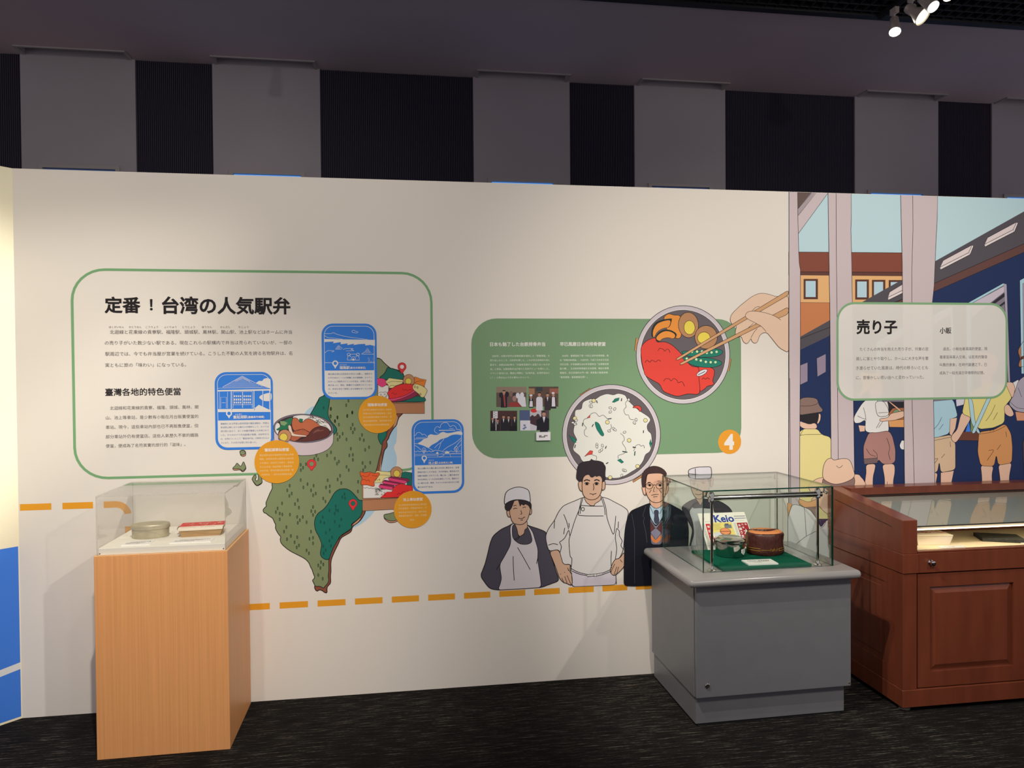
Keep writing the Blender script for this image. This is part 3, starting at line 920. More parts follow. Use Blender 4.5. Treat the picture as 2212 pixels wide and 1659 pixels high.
b.line([(140, 730)]+[(140+i*40, 730+(12 if i % 2 else -6)) for i in range(1, 11)]+[(540, 740), (580, 705), (640, 712), (700, 722), (740, 740)]+[(740+i*45, 732+(10 if i % 2 else -8)) for i in range(1, 10)], WHITE, .8)
for x, y in ((350, 708), (1030, 678)):
    b.ring(x, y, 38, 50, WHITE, .8)
    b.line([(x, y+80), (x, y-20)], WHITE, .8, False)
    b.line([(x-18, y-5), (x, y+20), (x+18, y-5)], WHITE, .7, False)
for y, x0_, x1_ in ((795, 140, 1150), (825, 140, 650), (855, 420, 1150), (778, 900, 1150)):
    b.line([(x0_, y), (x1_, y-12)], WHITE, .6, False)
b.poly([(605, 782), (612, 752), (632, 740), (652, 755), (656, 782)], WHITE)
b.poly([(785, 778), (800, 745), (840, 732), (875, 735), (886, 775)], WHITE)
b.line([(645, 785), (640, 850)], WHITE, .7, False)
b.line([(660, 850), (740, 830), (775, 805), (720, 780)], WHITE, .7)
b.line([(890, 780), (912, 845)], WHITE, .7, False)
wpin(b, 356, 872, 56, 985)
lower(b, X0, X1, Z0, W(946, 900+1015/9.762)[1])
cc = b.build('blue card with mountains, cloud and a road')
lines_of(cc, 210, C22, [('池上駅', 440, 640, 978), ('(台東県池上郷)', 645, 958, 974), ('ちじょう', 450, 555, 918)], WHITE, .022)
lines_of(cc, 210, C22, [('池上は豊かな土壌と清らかな水に恵まれた、台湾', 215, 1088, 1092), ('屈指の米どころである。その弁当は、駅付近の弁', 215, 1088, 1170), ('当屋が起源とされている。箱には、ご飯の余分な', 215, 1088, 1248), ('水分を吸収してくれる木を使用している。脂身の少', 215, 1088, 1325), ('ない豚もも肉、煮卵、キャベツの付け合せなどが定', 217, 1088, 1402), ('番のおかずである。', 217, 545, 1485)], NAVYTXT)

# ---- orange discs
def disc(cx, cy, ry, label, crop, rows):
    X, Z = W(cx, cy)
    r = (W(cx, cy-ry)[1]-W(cx, cy+ry)[1])/2
    b_ = Art('text_disc', WC, 214, crop)
    b_.wall([(X+r*math.cos(6.28318*i/64), Z+r*math.sin(6.28318*i/64)) for i in range(64)], ORANGE)
    d_ = b_.build(label)
    lines_of(d_, 218, crop, rows[:1], WHITE, .022)
    lines_of(d_, 218, crop, rows[1:], P(236, 208, 156))
disc(598.5, 997.3, 46.5, 'orange disc under the round lunch bowl drawing', C4, [('奮起湖車站便當', 203, 413, 363), ('奮起湖車站位於嘉義縣的阿里山林業', 162, 453, 408), ('鐵路，曾經為阿里山鐵路登山線的最', 162, 453, 441), ('大中繼站，因此除了旅客外，還有伐', 164, 453, 475), ('木工人往返，因此帶動了便當產業。', 164, 445, 508), ('2000年後，臺灣的便利商店販賣「奮', 164, 453, 540), ('起湖便當」，讓它的名號響遍全國。', 180, 440, 574)])
disc(815.5, 895.2, 40.4, 'orange disc overlapping the wooden lunch box with egg', C3, [('福隆車站便當', 822, 1083, 1195), ('位於東北角雙溪河出海口，距離海', 763, 1143, 1262), ('岸僅450公尺的福隆車站，過去', 763, 1143, 1311), ('在月台販售的便當十分有名，現', 763, 1143, 1360), ('車站內雖無販售，但仍有許多民', 763, 1143, 1410), ('眾會至車站外的商家購買便當。', 773, 1118, 1462)])
disc(891.6, 1100.2, 40.2, 'orange disc below the mountain station card', C20, [('池上車站便當', 795, 1130, 1100), ('池上便當源於臺東縣池上車站附', 718, 1198, 1192), ('近的便當店，便當盒為木片，可', 718, 1198, 1250), ('吸收米飯多餘的水分，配料有色', 718, 1198, 1318), ('澤豐富的瘦肉片、滷蛋、炒高麗', 718, 1198, 1378), ('菜等。', 912, 995, 1445)])

LIT = (.79, .74, .67)
SKIN = P(196, 156, 128)
INK = P(22, 18, 20)
WHITE = P(226, 218, 206)
# ---- green panel
a = Art('green_panel', WC, 4, PX)
a.rrect(W(1019, 850)[0], W(1601, 850)[0], W(1300, 984.5)[1], W(1300, 688.5)[1], .125, P(113, 142, 104))
gp = a.build('solid green text panel with rounded corners')
lines_of(gp, 8, C5, [('日本も魅了した台鉄排骨弁当', 268, 928, 352), ('早已風靡日本的排骨便當', 1103, 1648, 350)], WHITE, .022)
lines_of(gp, 8, C5, [('2000年、台鉄が初代の排骨菜飯を復刻した「懷舊便當」を', 293, 980, 493), ('売り出したところ、大好評を博した。これが京王百貨店の目に', 268, 983, 545), ('留まり、台鉄は2003年の「元祖有名駅弁と全国うまいもの大', 268, 983, 598), ('会」に参加。台鉄排骨弁当が堂々と日本デビューを果たした。', 270, 975, 649), ('イベント初日には、開店と同時に「台湾弁当、台湾弁当はど', 270, 983, 699), ('こ？」と飛び込んできた客もいたという。', 270, 742, 751),
                     ('2000年，臺鐵復刻了第一代的江浙炸排骨菜飯，推', 1128, 1685, 490), ('出「懷舊排骨便當」，大受好評，引起了日本京王百貨', 1103, 1685, 542), ('店的注意，於是臺鐵在2003年受邀參加「全國鐵道便', 1103, 1685, 592), ('當大賽」，正式將排骨便當於日本登場。據說大會開', 1103, 1685, 643), ('賣當天，京王百貨的大門一開，就有客人衝進來喊：', 1103, 1682, 694), ('「臺灣便當，臺灣便當在哪？」', 1103, 1430, 746)], P(214, 214, 196))
def man(b_, cx, top_, s, suit, shirt, head=True):
    k = s
    b_.poly([(cx-36*k, top_+200*k), (cx-34*k, top_+70*k), (cx-20*k, top_+52*k), (cx+20*k, top_+52*k), (cx+34*k, top_+70*k), (cx+36*k, top_+200*k)], suit)
    b_.poly([(cx-9*k, top_+52*k), (cx+9*k, top_+52*k), (cx, top_+100*k)], shirt)
    b_.ell(cx, top_+28*k, 16*k, 21*k, P(170, 124, 104))
    b_.poly([(cx-17*k, top_+24*k), (cx-14*k, top_+6*k), (cx, top_), (cx+14*k, top_+6*k), (cx+17*k, top_+24*k), (cx+10*k, top_+14*k), (cx-10*k, top_+14*k)], P(30, 24, 26))
K, KW = P(30, 28, 36), P(206, 200, 204)
def photo(x0, y0, x1, y1, bg):
    b_ = Art('snapshot_print', gp, 10, C5)
    b_.rect(x0, y0, x1, y1, bg)
    return b_
b = photo(343, 860, 703, 1102, P(92, 74, 66))
b.rect(343, 860, 703, 930, P(132, 112, 96))
for x, y, c_ in ((400, 960, K), (470, 950, K), (520, 945, P(120, 92, 84)), (560, 960, P(60, 48, 52)), (600, 965, KW), (650, 960, KW), (560, 1000, P(150, 110, 100))):
    b.ell(x, y, 24, 34, c_)
man(b, 435, 898, 1.05, K, KW)
b.poly([(424, 955), (446, 955), (455, 1095), (440, 1098)], P(150, 60, 60))
b.poly([(600, 990), (640, 960), (690, 985), (700, 1098), (640, 1098), (600, 1050)], KW)
b.poly([(490, 1098), (500, 1050), (600, 1040), (650, 1098)], P(140, 50, 48))
b.build('snapshot of a suited man at a food counter')
b = photo(730, 858, 1085, 1098, P(86, 66, 56))
b.rect(815, 865, 895, 915, P(50, 56, 62))
b.rect(730, 880, 800, 950, P(150, 110, 80))
b.rect(980, 880, 1085, 940, P(140, 84, 70))
for i in range(3):
    b.rect(1033+i*18, 860, 1040+i*18, 868, K)
man(b, 758, 960, .75, K, KW)
b.poly([(745, 1030), (775, 1030), (780, 1098), (738, 1098)], KW)
man(b, 858, 922, 1.1, KW, KW)
man(b, 955, 930, 1.05, P(50, 40, 42), KW)
man(b, 1025, 930, .95, P(44, 36, 38), KW)
b.poly([(1008, 985), (1042, 985), (1048, 1095), (1005, 1095)], KW)
b.ell(757, 962, 18, 12, KW)
b.ell(1022, 935, 18, 12, KW)
b.build('snapshot of cooks and men in a row')
b = photo(272, 1146, 592, 1388, P(70, 44, 42))
for x, y, s_ in ((300, 1220, .8), (360, 1245, .7), (430, 1195, .95), (490, 1200, .9), (562, 1205, .85)):
    man(b, x, y, s_, K, KW)
b.rect(304, 1152, 360, 1235, KW)
for i in range(5):
    b.rect(315+(i % 2)*20, 1160+i*14, 325+(i % 2)*20, 1168+i*14, K, up=False)
b.rect(336, 1235, 344, 1380, KW)
b.rect(275, 1340, 330, 1388, P(22, 20, 26))
b.rect(500, 1330, 592, 1388, P(22, 20, 26))
b.build('snapshot of suited men under a hanging sign')
b = photo(620, 1140, 975, 1382, P(84, 66, 70))
b.rect(622, 1142, 745, 1270, P(74, 84, 116))
b.rect(745, 1142, 880, 1215, P(176, 170, 172))
b.ell(792, 1145, 38, 24, P(190, 50, 50))
for x, y in ((775, 1260), (810, 1270), (840, 1245)):
    b.ell(x, y, 28, 62, P(64, 44, 50))
b.rect(628, 1262, 748, 1382, KW)
for x, y in ((680, 1320), (690, 1345), (672, 1360)):
    b.ell(x, y, 16, 11, P(110, 120, 150))
b.poly([(748, 1300), (830, 1330), (820, 1382), (748, 1382)], P(190, 182, 186))
man(b, 912, 1148, 1.35, P(24, 22, 34), KW)
b.poly([(820, 1260), (880, 1225), (975, 1240), (975, 1376), (830, 1376)], P(24, 22, 34))
b.poly([(895, 1218), (930, 1218), (912, 1290)], KW)
b.build('snapshot of a dark-suited man beside a poster')
# ---- number badge
X, Z = W(1576, 954.4)
a = Art('number_badge', WC, 20, C6)
r = .062
a.wall([(X+r*math.cos(6.28318*i/56), Z+r*math.sin(6.28318*i/56)) for i in range(56)], P(226, 150, 44))
nb = a.build('orange disc with the white number four')
a = Art('lettering', nb, 22, C6)
a.text('4', 1314, 1391, 1286, P(240, 232, 220), .05, 3)
# the digit is taller than a kanji em: stretch to the badge
zs = [v[2] for v in a.v]
zt, zb2 = W(*C6((1350, 1217)))[1], W(*C6((1350, 1340)))[1]
z0_, z1_ = min(zs), max(zs)
a.v = [(v[0], v[1], zb2+(v[2]-z0_)/(z1_-z0_)*(zt-zb2)) for v in a.v]
a.build()

# ---- food pots
a = Art('pork_pot_drawing', WC, 12, C6)
for q in ([(628, 468), (647, 478), (632, 570), (614, 565)], [(1354, 632), (1369, 632), (1352, 727), (1337, 725)]):
    a.poly(q, P(190, 130, 76), False, .9)
RIM, POT = P(190, 178, 178), P(94, 84, 86)
a.ell(993, 600, 365, 383, RIM, ol=1.2, n=64)
a.ell(993, 600, 336, 354, P(214, 206, 200), n=64)
a.ell(993, 600, 330, 348, POT, n=64, ol=.7)
PUMP = P(222, 138, 56)
a.poly([(845, 312), (878, 282), (920, 290), (965, 296), (985, 340), (975, 460), (930, 468), (880, 440), (860, 370)], PUMP, True, 1)
a.poly([(745, 465), (745, 405), (770, 350), (830, 325), (905, 316), (908, 322), (890, 390), (840, 390), (790, 420), (770, 462)], P(28, 40, 34), False)
a.poly([(758, 465), (756, 412), (785, 358), (840, 335), (902, 326), (887, 388), (838, 392), (790, 422), (772, 462)], PUMP, False, .8)
a.poly([(772, 470), (800, 425), (850, 400), (905, 408), (952, 440), (925, 482), (880, 466), (830, 476), (812, 500), (790, 497)], P(28, 40, 34), False)
a.poly([(776, 475), (805, 436), (852, 412), (900, 418), (938, 444), (922, 480), (880, 464), (830, 474), (812, 498)], PUMP, False, .8)
a.ell(1035, 368, 78, 99, P(170, 122, 82), rot=-4, ol=1.1)
a.ell(1043, 388, 43, 54, P(226, 202, 78), rot=-4, ol=.9)
a.ell(1172, 463, 88, 91, P(170, 122, 82), ol=1.1)
a.ell(1155, 468, 49, 45, P(226, 202, 78), rot=-15, ol=.9)
PORK, PL = P(208, 62, 50), P(70, 20, 18)
a.poly([(1112, 700), (1180, 694), (1230, 712), (1236, 750), (1224, 800), (1232, 830), (1182, 846), (1160, 866), (1122, 872)], PORK, True, 1.1)
a.poly([(664, 560), (680, 520), (720, 485), (775, 470), (792, 500), (850, 500), (900, 520), (945, 558), (985, 600), (1012, 640), (1060, 688), (1112, 702), (1116, 770), (1124, 870), (1108, 906), (1030, 905), (950, 922), (880, 902), (838, 880), (810, 830), (760, 800), (700, 760), (682, 700), (670, 640)], PORK, True, 1.1)
for q in ([(797, 570), (812, 550), (840, 558), (850, 572), (868, 556), (885, 565), (892, 585)], [(697, 662), (712, 642), (735, 658), (750, 642), (780, 655), (800, 640), (820, 652)], [(842, 808), (855, 788), (885, 788), (900, 803), (920, 785), (945, 798), (955, 818), (985, 810), (1005, 845)], [(1140, 792), (1152, 780), (1168, 790), (1185, 780), (1200, 792)]):
    a.line(q, PL, 1.1)
a.ell(1140, 740, 46, 19, P(220, 214, 214), rot=-28, ol=1)
a.line([(1110, 755), (1140, 742), (1165, 728)], INK, 1.4)
POD = P(24, 112, 92)
a.poly([(985, 575), (1060, 570), (1150, 562), (1250, 553), (1298, 570), (1288, 596), (1240, 614), (1130, 620), (1020, 606)], POD, True, .9)
a.poly([(990, 620), (1090, 622), (1200, 626), (1288, 652), (1284, 680), (1220, 698), (1120, 694), (1040, 668)], POD, True, .9)
for p in ((1062, 577), (1102, 575), (1140, 574), (1178, 585), (1215, 582), (1254, 577), (1022, 630), (1060, 633), (1096, 636), (1131, 645), (1170, 655), (1208, 658), (1245, 658)):
    a.ell(*p, 11, 11, P(186, 208, 156), ol=.6, up=False)
a.build('printed pot with red pork, eggs, pumpkin and pea pods')
a = Art('rice_pot_drawing', WC, 12, C6)
for q in ([(188, 912), (270, 860), (276, 872), (195, 924)], [(598, 1583), (680, 1530), (684, 1545), (604, 1594)]):
    a.poly(q, P(190, 130, 76), False, .9)
a.ell(435, 1222, 382, 390, RIM, ol=1.2, n=64)
a.ell(435, 1222, 354, 362, P(214, 206, 200), n=64)
a.ell(435, 1222, 348, 356, POT, n=64, ol=.7)
RICE = P(226, 222, 208)
a.poly([(150, 1060), (160, 1030), (200, 1020), (215, 970), (270, 945), (310, 945), (350, 920), (400, 905), (450, 912), (490, 902), (540, 915), (562, 950), (610, 1000), (660, 1040), (720, 1080), (738, 1110), (714, 1150), (720, 1190), (745, 1220), (750, 1290), (735, 1350), (700, 1380), (680, 1430), (640, 1480), (590, 1512), (540, 1542), (480, 1560), (400, 1556), (330, 1530), (260, 1470), (205, 1422), (185, 1385), (138, 1340), (152, 1280), (165, 1260), (140, 1200), (152, 1120)], RICE, True, .8)
for q in ([(570, 945), (545, 975), (550, 1005), (532, 1030), (545, 1065), (568, 1070), (580, 1100), (615, 1108)], [(252, 1240), (228, 1225), (225, 1190), (240, 1170), (218, 1140), (222, 1105), (262, 1088), (275, 1062), (310, 1052), (340, 1080), (370, 1070), (405, 1100)], [(415, 1190), (435, 1170), (430, 1140)], [(505, 1212), (530, 1235), (535, 1265), (520, 1285), (545, 1330), (540, 1365), (490, 1385), (490, 1410)], [(618, 1330), (608, 1350)], [(610, 1330), (630, 1305), (655, 1300), (665, 1312), (685, 1305), (692, 1328)], [(285, 1380), (318, 1392), (316, 1420)]):
    a.line(q, INK, .9)
LEAF = P(24, 112, 92)
for q in ([(440, 970), (462, 942), (498, 934), (492, 955), (456, 972)], [(302, 1118), (338, 1130), (358, 1180), (382, 1226), (360, 1238), (318, 1180)], [(102, 1226), (135, 1242), (160, 1262), (160, 1285), (138, 1278)], [(740, 1255), (748, 1290), (740, 1325), (730, 1290)], [(480, 1420), (505, 1410), (532, 1436), (515, 1446)], [(615, 1355), (622, 1350), (618, 1385), (612, 1385)]):
    a.poly(q, LEAF, False, .6)
for q in ([(588, 1012), (640, 990), (668, 1010), (670, 1035), (652, 1046), (645, 1015)], [(226, 1392), (270, 1345), (290, 1350), (285, 1375), (256, 1378)], [(245, 1092), (266, 1070), (268, 1090)]):
    a.poly(q, P(210, 66, 54), False, .9)
for p in ((297, 957), (150, 1095), (404, 1125), (700, 1110), (573, 1266), (639, 1468), (425, 1556)):
    a.ell(*p, 15, 15, P(230, 214, 150), ol=.8)
for x, y, rt in ((275, 970, 30), (270, 1000, 60), (280, 1000, 80), (427, 1013, 10), (460, 1022, -50), (426, 1045, -40), (570, 950, 80), (135, 1128, 0), (155, 1135, 40), (160, 1110, 0), (150, 1140, 20), (417, 1193, 10), (452, 1175, 60), (463, 1184, 40), (537, 1202, -20), (322, 1300, 80), (322, 1315, 80), (365, 1307, 70), (345, 1350, -60), (358, 1340, -60), (627, 1105, 80), (613, 1130, 40), (530, 1498, 40), (542, 1500, 40), (515, 1540, -70)):
    a.ell(x, y, 12, 8, RICE, rot=rt, ol=.8)
for q in ([(515, 938), (512, 960)], [(318, 955), (325, 975)], [(405, 1100), (435, 1095)], [(212, 1130), (208, 1155)], [(295, 1140), (284, 1160)], [(395, 1310), (388, 1330)], [(520, 1352), (558, 1358)], [(600, 1318), (625, 1322)], [(155, 1300), (148, 1325)], [(392, 1448), (410, 1438)], [(685, 1188), (683, 1208)]):
    a.line(q, P(24, 44, 46), 1.8, False, up=False)
a.build('printed pot of white rice with green and red bits')
# hand with chopsticks
HS, CH = P(228, 192, 162), P(196, 148, 104)
a = Art('hand_drawing', WC, 90, C6)
HL = P(60, 36, 30)
a.poly([(1814, 140), (1720, 148), (1650, 125), (1590, 119), (1530, 145), (1440, 215), (1372, 280), (1355, 330), (1378, 368), (1412, 372), (1396, 430), (1412, 470), (1446, 452), (1460, 500), (1490, 518), (1512, 490), (1520, 470), (1530, 500), (1555, 513), (1575, 496), (1590, 442), (1640, 420), (1690, 480), (1740, 545), (1814, 586)], HS, False, .9, HL)
a.line([(1378, 368), (1420, 345), (1470, 315)], HL, .9)
a.line([(1520, 470), (1545, 425), (1570, 395)], HL, .9)
a.line([(1446, 452), (1470, 420), (1490, 400), (1540, 355)], HL, .9)
a.line([(1530, 260), (1560, 230), (1590, 225)], HL, .9)
a.poly([(935, 632), (945, 646), (1490, 322), (1814, 135), (1814, 96), (1470, 305)], CH, False, .9)
a.poly([(963, 668), (976, 682), (1590, 378), (1814, 282), (1814, 226), (1565, 358)], CH, False, .9)
a.poly([(1478, 297), (1492, 270), (1540, 260), (1620, 270), (1700, 295), (1755, 330), (1760, 360), (1700, 420), (1640, 420), (1600, 375), (1540, 345), (1490, 318)], HS, True)
a.line([(1755, 330), (1700, 296), (1620, 270), (1540, 260), (1495, 268), (1478, 295), (1492, 318), (1540, 345), (1600, 378), (1640, 420)], HL, .9)
a.build('printed hand holding brown chopsticks over the pork pot')

# ---- drawn figures
HAIR = P(44, 36, 40)
a = Art('cook_figure', WC, 100, C7)
JK = P(72, 66, 76)
APR = P(198, 188, 186)
a.poly([(410, 825), (380, 845), (300, 880), (215, 950), (185, 1030), (165, 1120), (135, 1240), (85, 1365), (150, 1460), (190, 1500), (265, 1512), (500, 1500), (718, 1485), (905, 1415), (860, 1290), (825, 1170), (780, 1050), (765, 950), (770, 910), (700, 880), (575, 840), (500, 800)], JK, False, 1.6)
a.poly([(412, 825), (395, 850), (392, 900), (402, 1000), (390, 1060), (330, 1170), (285, 1245), (290, 1300), (305, 1390), (290, 1450), (265, 1512), (500, 1500), (718, 1485), (708, 1380), (680, 1200), (683, 1085), (650, 980), (630, 910), (600, 865), (575, 840), (500, 800)], APR, False, 1.4)
a.poly([(418, 832), (415, 900), (420, 975), (470, 1020), (510, 1038), (580, 1038), (625, 1010), (612, 940), (582, 870), (560, 835), (500, 815)], JK, False, 1.3)
a.poly([(430, 800), (465, 875), (475, 935), (490, 962), (500, 950), (540, 930), (545, 880), (575, 870), (570, 780)], SKIN, False, 1.2)
a.line([(475, 935), (490, 955), (470, 985), (440, 990)], INK, 1.2)
a.line([(440, 985), (480, 962), (540, 930)], INK, 1.2)
a.poly([(358, 700), (375, 688), (392, 700), (392, 752), (370, 746)], SKIN, True, 1.3)
a.poly([(600, 672), (615, 668), (616, 715), (598, 728)], SKIN, True, 1.3)
a.poly([(385, 690), (398, 760), (420, 815), (470, 833), (525, 833), (570, 795), (595, 720), (606, 660), (590, 605), (480, 570), (400, 600)], SKIN, False, 1.4)
a.poly([(336, 620), (342, 680), (378, 694), (405, 670), (430, 605), (442, 570), (475, 572), (488, 615), (498, 648), (510, 618), (530, 630), (555, 618), (590, 640), (600, 672), (618, 664), (612, 600), (560, 576), (480, 560), (400, 580)], HAIR, False, .6)
a.poly([(335, 630), (334, 560), (350, 490), (410, 455), (480, 438), (545, 452), (590, 476), (600, 540), (606, 607), (560, 582), (480, 571), (410, 580), (360, 605)], P(206, 200, 198), False, 1.5)
for q in ([(425, 672), (442, 663), (466, 664)], [(524, 657), (540, 650), (558, 652)], [(428, 640), (445, 632), (460, 636)], [(525, 632), (545, 625)], [(505, 685), (514, 718), (500, 724)], [(478, 764), (512, 770), (548, 752)], [(503, 786), (526, 783)], [(470, 1068), (530, 1170), (602, 1300)], [(425, 1160), (428, 1290), (436, 1412)], [(285, 1245), (250, 1302)], [(668, 1240), (680, 1180)]):
    a.line(q, INK, 1.4)
a.build('printed cook in a dark jacket, apron and round white cap')

a = Art('cook_figure', WC, 130, C7)
CW = P(204, 196, 188)
a.poly([(1145, 550), (1080, 580), (1000, 612), (940, 640), (890, 710), (855, 790), (800, 860), (770, 920), (762, 970), (775, 1040), (798, 1112), (870, 1092), (905, 1100), (915, 1150), (945, 1250), (1020, 1240), (1030, 1290), (1020, 1330), (1040, 1445), (1040, 1475), (1490, 1455), (1490, 1350), (1450, 1280), (1480, 1190), (1530, 1185), (1570, 1090), (1585, 900), (1625, 690), (1560, 640), (1480, 600), (1410, 560), (1340, 545), (1250, 540)], CW, False, 1.4)
a.poly([(1030, 1300), (1120, 1335), (1250, 1360), (1400, 1330), (1450, 1300), (1490, 1350), (1490, 1455), (1040, 1475)], P(198, 186, 190))
a.poly([(800, 1112), (870, 1092), (905, 1105), (945, 1250), (1022, 1243), (1012, 1290), (1032, 1345), (1042, 1425), (1030, 1468), (985, 1442), (950, 1436), (905, 1390), (880, 1310), (845, 1220)], SKIN, False, 1.4)
for q in ([(985, 1360), (1010, 1420), (1030, 1465)], [(960, 1370), (985, 1440)], [(930, 1385), (952, 1436)], [(1000, 1300), (1025, 1340)], [(990, 1280), (1000, 1310)]):
    a.line(q, INK, 1.2)
a.ell(918, 1345, 4, 4, INK)
a.ell(960, 1328, 4, 4, INK)
a.poly([(1480, 1190), (1530, 1186), (1578, 1110), (1582, 1260), (1550, 1300), (1500, 1348), (1470, 1366), (1440, 1340), (1430, 1310), (1445, 1260)], SKIN, False, 1.4)
for q in ([(1480, 1240), (1450, 1300), (1440, 1330)], [(1500, 1270), (1470, 1360)], [(1520, 1270), (1500, 1345)], [(1535, 1195), (1558, 1225)]):
    a.line(q, INK, 1.2)
for q in ([(1150, 552), (1125, 640), (1065, 790), (1018, 942)], [(1135, 560), (1105, 700), (1105, 735)], [(1350, 545), (1385, 650), (1402, 770), (1440, 880), (1465, 932), (1478, 880), (1490, 742)], [(1335, 545), (1370, 650), (1380, 732)],
          [(1105, 735), (1200, 742), (1362, 742)], [(1128, 632), (1240, 640), (1356, 640)], [(1128, 632), (1120, 720)], [(1018, 942), (1005, 1000), (1015, 1150), (1035, 1190), (1025, 1290)], [(1445, 1105), (1440, 1200), (1445, 1285)], [(1500, 870), (1485, 960), (1500, 1080), (1485, 1190)], [(1500, 870), (1525, 900), (1530, 950), (1555, 1000), (1545, 1050), (1570, 1092)],
          [(1030, 1290), (1100, 1325), (1190, 1348), (1280, 1352), (1360, 1332), (1440, 1298)], [(1032, 1312), (1110, 1345), (1200, 1364)], [(1350, 1352), (1440, 1318)], [(950, 725), (980, 800), (1000, 880)], [(1005, 815), (1006, 862)], [(855, 790), (850, 872)], [(960, 865), (950, 932)], [(790, 1046), (840, 1030), (890, 1040)], [(905, 1015), (960, 970), (1000, 892), (1012, 945)], [(905, 1015), (925, 1060), (912, 1120)], [(1518, 800), (1515, 870)], [(1490, 1340), (1495, 1450)], [(1030, 1330), (1040, 1440)]):
    a.line(q, INK, 1.4)
a.poly([(1190, 1350), (1262, 1345), (1262, 1366), (1195, 1372)], CW, False, 1.2)
a.poly([(1262, 1345), (1290, 1343), (1290, 1368), (1264, 1370)], CW, False, 1.2)
a.poly([(1290, 1345), (1350, 1332), (1350, 1352), (1290, 1366)], CW, False, 1.2)
a.ring(1148, 671, 16, 18, INK, 1.3)
a.poly([(1155, 535), (1182, 600), (1210, 620), (1228, 636), (1268, 636), (1275, 612), (1300, 600), (1338, 575), (1338, 520), (1250, 560)], SKIN, False, 1.2)
a.poly([(1102, 400), (1120, 384), (1140, 396), (1142, 478), (1122, 478), (1106, 445)], SKIN, True, 1.3)
a.poly([(1350, 396), (1372, 384), (1381, 405), (1374, 460), (1348, 470)], SKIN, True, 1.3)
a.poly([(1138, 400), (1142, 500), (1165, 545), (1200, 570), (1245, 576), (1290, 566), (1325, 530), (1346, 470), (1352, 340), (1300, 310), (1160, 310)], SKIN, False, 1.4)
a.poly([(1078, 350), (1085, 280), (1095, 220), (1130, 185), (1180, 175), (1228, 170), (1236, 145), (1250, 165), (1320, 170), (1365, 190), (1362, 200), (1388, 230), (1378, 300), (1386, 370), (1352, 390), (1345, 345), (1320, 322), (1285, 338), (1278, 322), (1250, 345), (1225, 338), (1215, 312), (1175, 318), (1150, 350), (1138, 385), (1110, 386), (1090, 365)], HAIR, False, .6)
for q in ([(1160, 380), (1185, 367), (1222, 376)], [(1266, 376), (1292, 366), (1322, 378)]):
    a.line(q, INK, 2.4)
for x in (1190, 1290):
    a.ell(x, 408, 15, 13, INK)
    a.line([(x-26, 408), (x-10, 396), (x+12, 396), (x+26, 410)], INK, 1.3)
    a.line([(x-18, 420), (x+18, 420)], INK, .8)
for q in ([(1256, 408), (1262, 450), (1255, 476)], [(1218, 510), (1240, 514), (1252, 518), (1288, 508)]):
    a.line(q, INK, 1.4)
a.ell(1253, 525, 4, 4, INK)
a.build('printed cook with black hair in white tunic and apron')

a = Art('suited_figure', WC, 185, C7)
SUIT = P(18, 20, 30)
a.poly([(1835, 610), (1760, 640), (1640, 692), (1600, 800), (1583, 900), (1580, 1100), (1575, 1300), (1575, 1465), (1690, 1470), (2235, 1440), (2240, 1100), (2246, 880), (2225, 750), (2174, 683), (2060, 622), (1990, 590), (1910, 600)], SUIT, False, 1.2)
a.poly([(1845, 760), (1905, 860), (1970, 780), (1985, 800), (1970, 1040), (1855, 1040)], P(112, 106, 120), False, .9)
a.poly([(1848, 800), (1902, 868), (1852, 930)], P(92, 50, 46))
a.poly([(1972, 800), (1905, 868), (1968, 930)], P(92, 50, 46))
a.poly([(1852, 925), (1902, 1000), (1965, 925), (1968, 985), (1902, 1035), (1855, 985)], P(206, 120, 66))
a.poly([(1905, 862), (1962, 918), (1905, 990), (1850, 912)], P(128, 122, 138), False, .8)
a.poly([(1845, 760), (1905, 860), (1970, 775), (1965, 800), (1905, 888), (1848, 790)], P(124, 116, 132), False, .9)
a.poly([(1840, 615), (1838, 700), (1848, 762), (1905, 850), (1968, 775), (1992, 690), (1990, 590), (1910, 660)], P(176, 196, 206), False, 1.1)
a.line([(1842, 640), (1880, 720), (1908, 680), (1945, 720), (1985, 640)], INK, 1.1, False)
a.poly([(1885, 692), (1910, 676), (1936, 692), (1928, 740), (1945, 795), (1908, 835), (1885, 790), (1895, 740)], P(64, 64, 80), False, 1)
a.poly([(1840, 560), (1845, 625), (1910, 674), (1985, 625), (1990, 550), (1910, 600)], P(214, 166, 136), False, 1.1)
SK2 = P(216, 168, 138)
a.poly([(1763, 440), (1785, 432), (1800, 460), (1800, 522), (1780, 516), (1768, 480)], SK2, True, 1.2)
a.poly([(2012, 440), (2030, 428), (2037, 460), (2022, 502), (2006, 506)], SK2, True, 1.2)
a.poly([(1795, 440), (1802, 505), (1830, 560), (1862, 596), (1910, 607), (1960, 596), (2000, 540), (2016, 450), (2012, 330), (1970, 295), (1815, 300)], SK2, False, 1.3)
a.poly([(1758, 340), (1770, 290), (1810, 245), (1870, 222), (1930, 228), (1990, 258), (2022, 305), (2010, 306), (2045, 400), (2032, 430), (2018, 410), (2000, 340), (1972, 300), (1900, 298), (1815, 305), (1800, 340), (1798, 440), (1766, 450), (1758, 390)], P(62, 42, 42), False, .8)
for x in (1838, 1945):
    a.ring(x, 430, 37, 31, INK, 1.2)
    a.ell(x+3, 424, 14, 11, INK)
    a.line([(x-26, 424), (x-5, 412), (x+24, 420)], INK, 1.1)
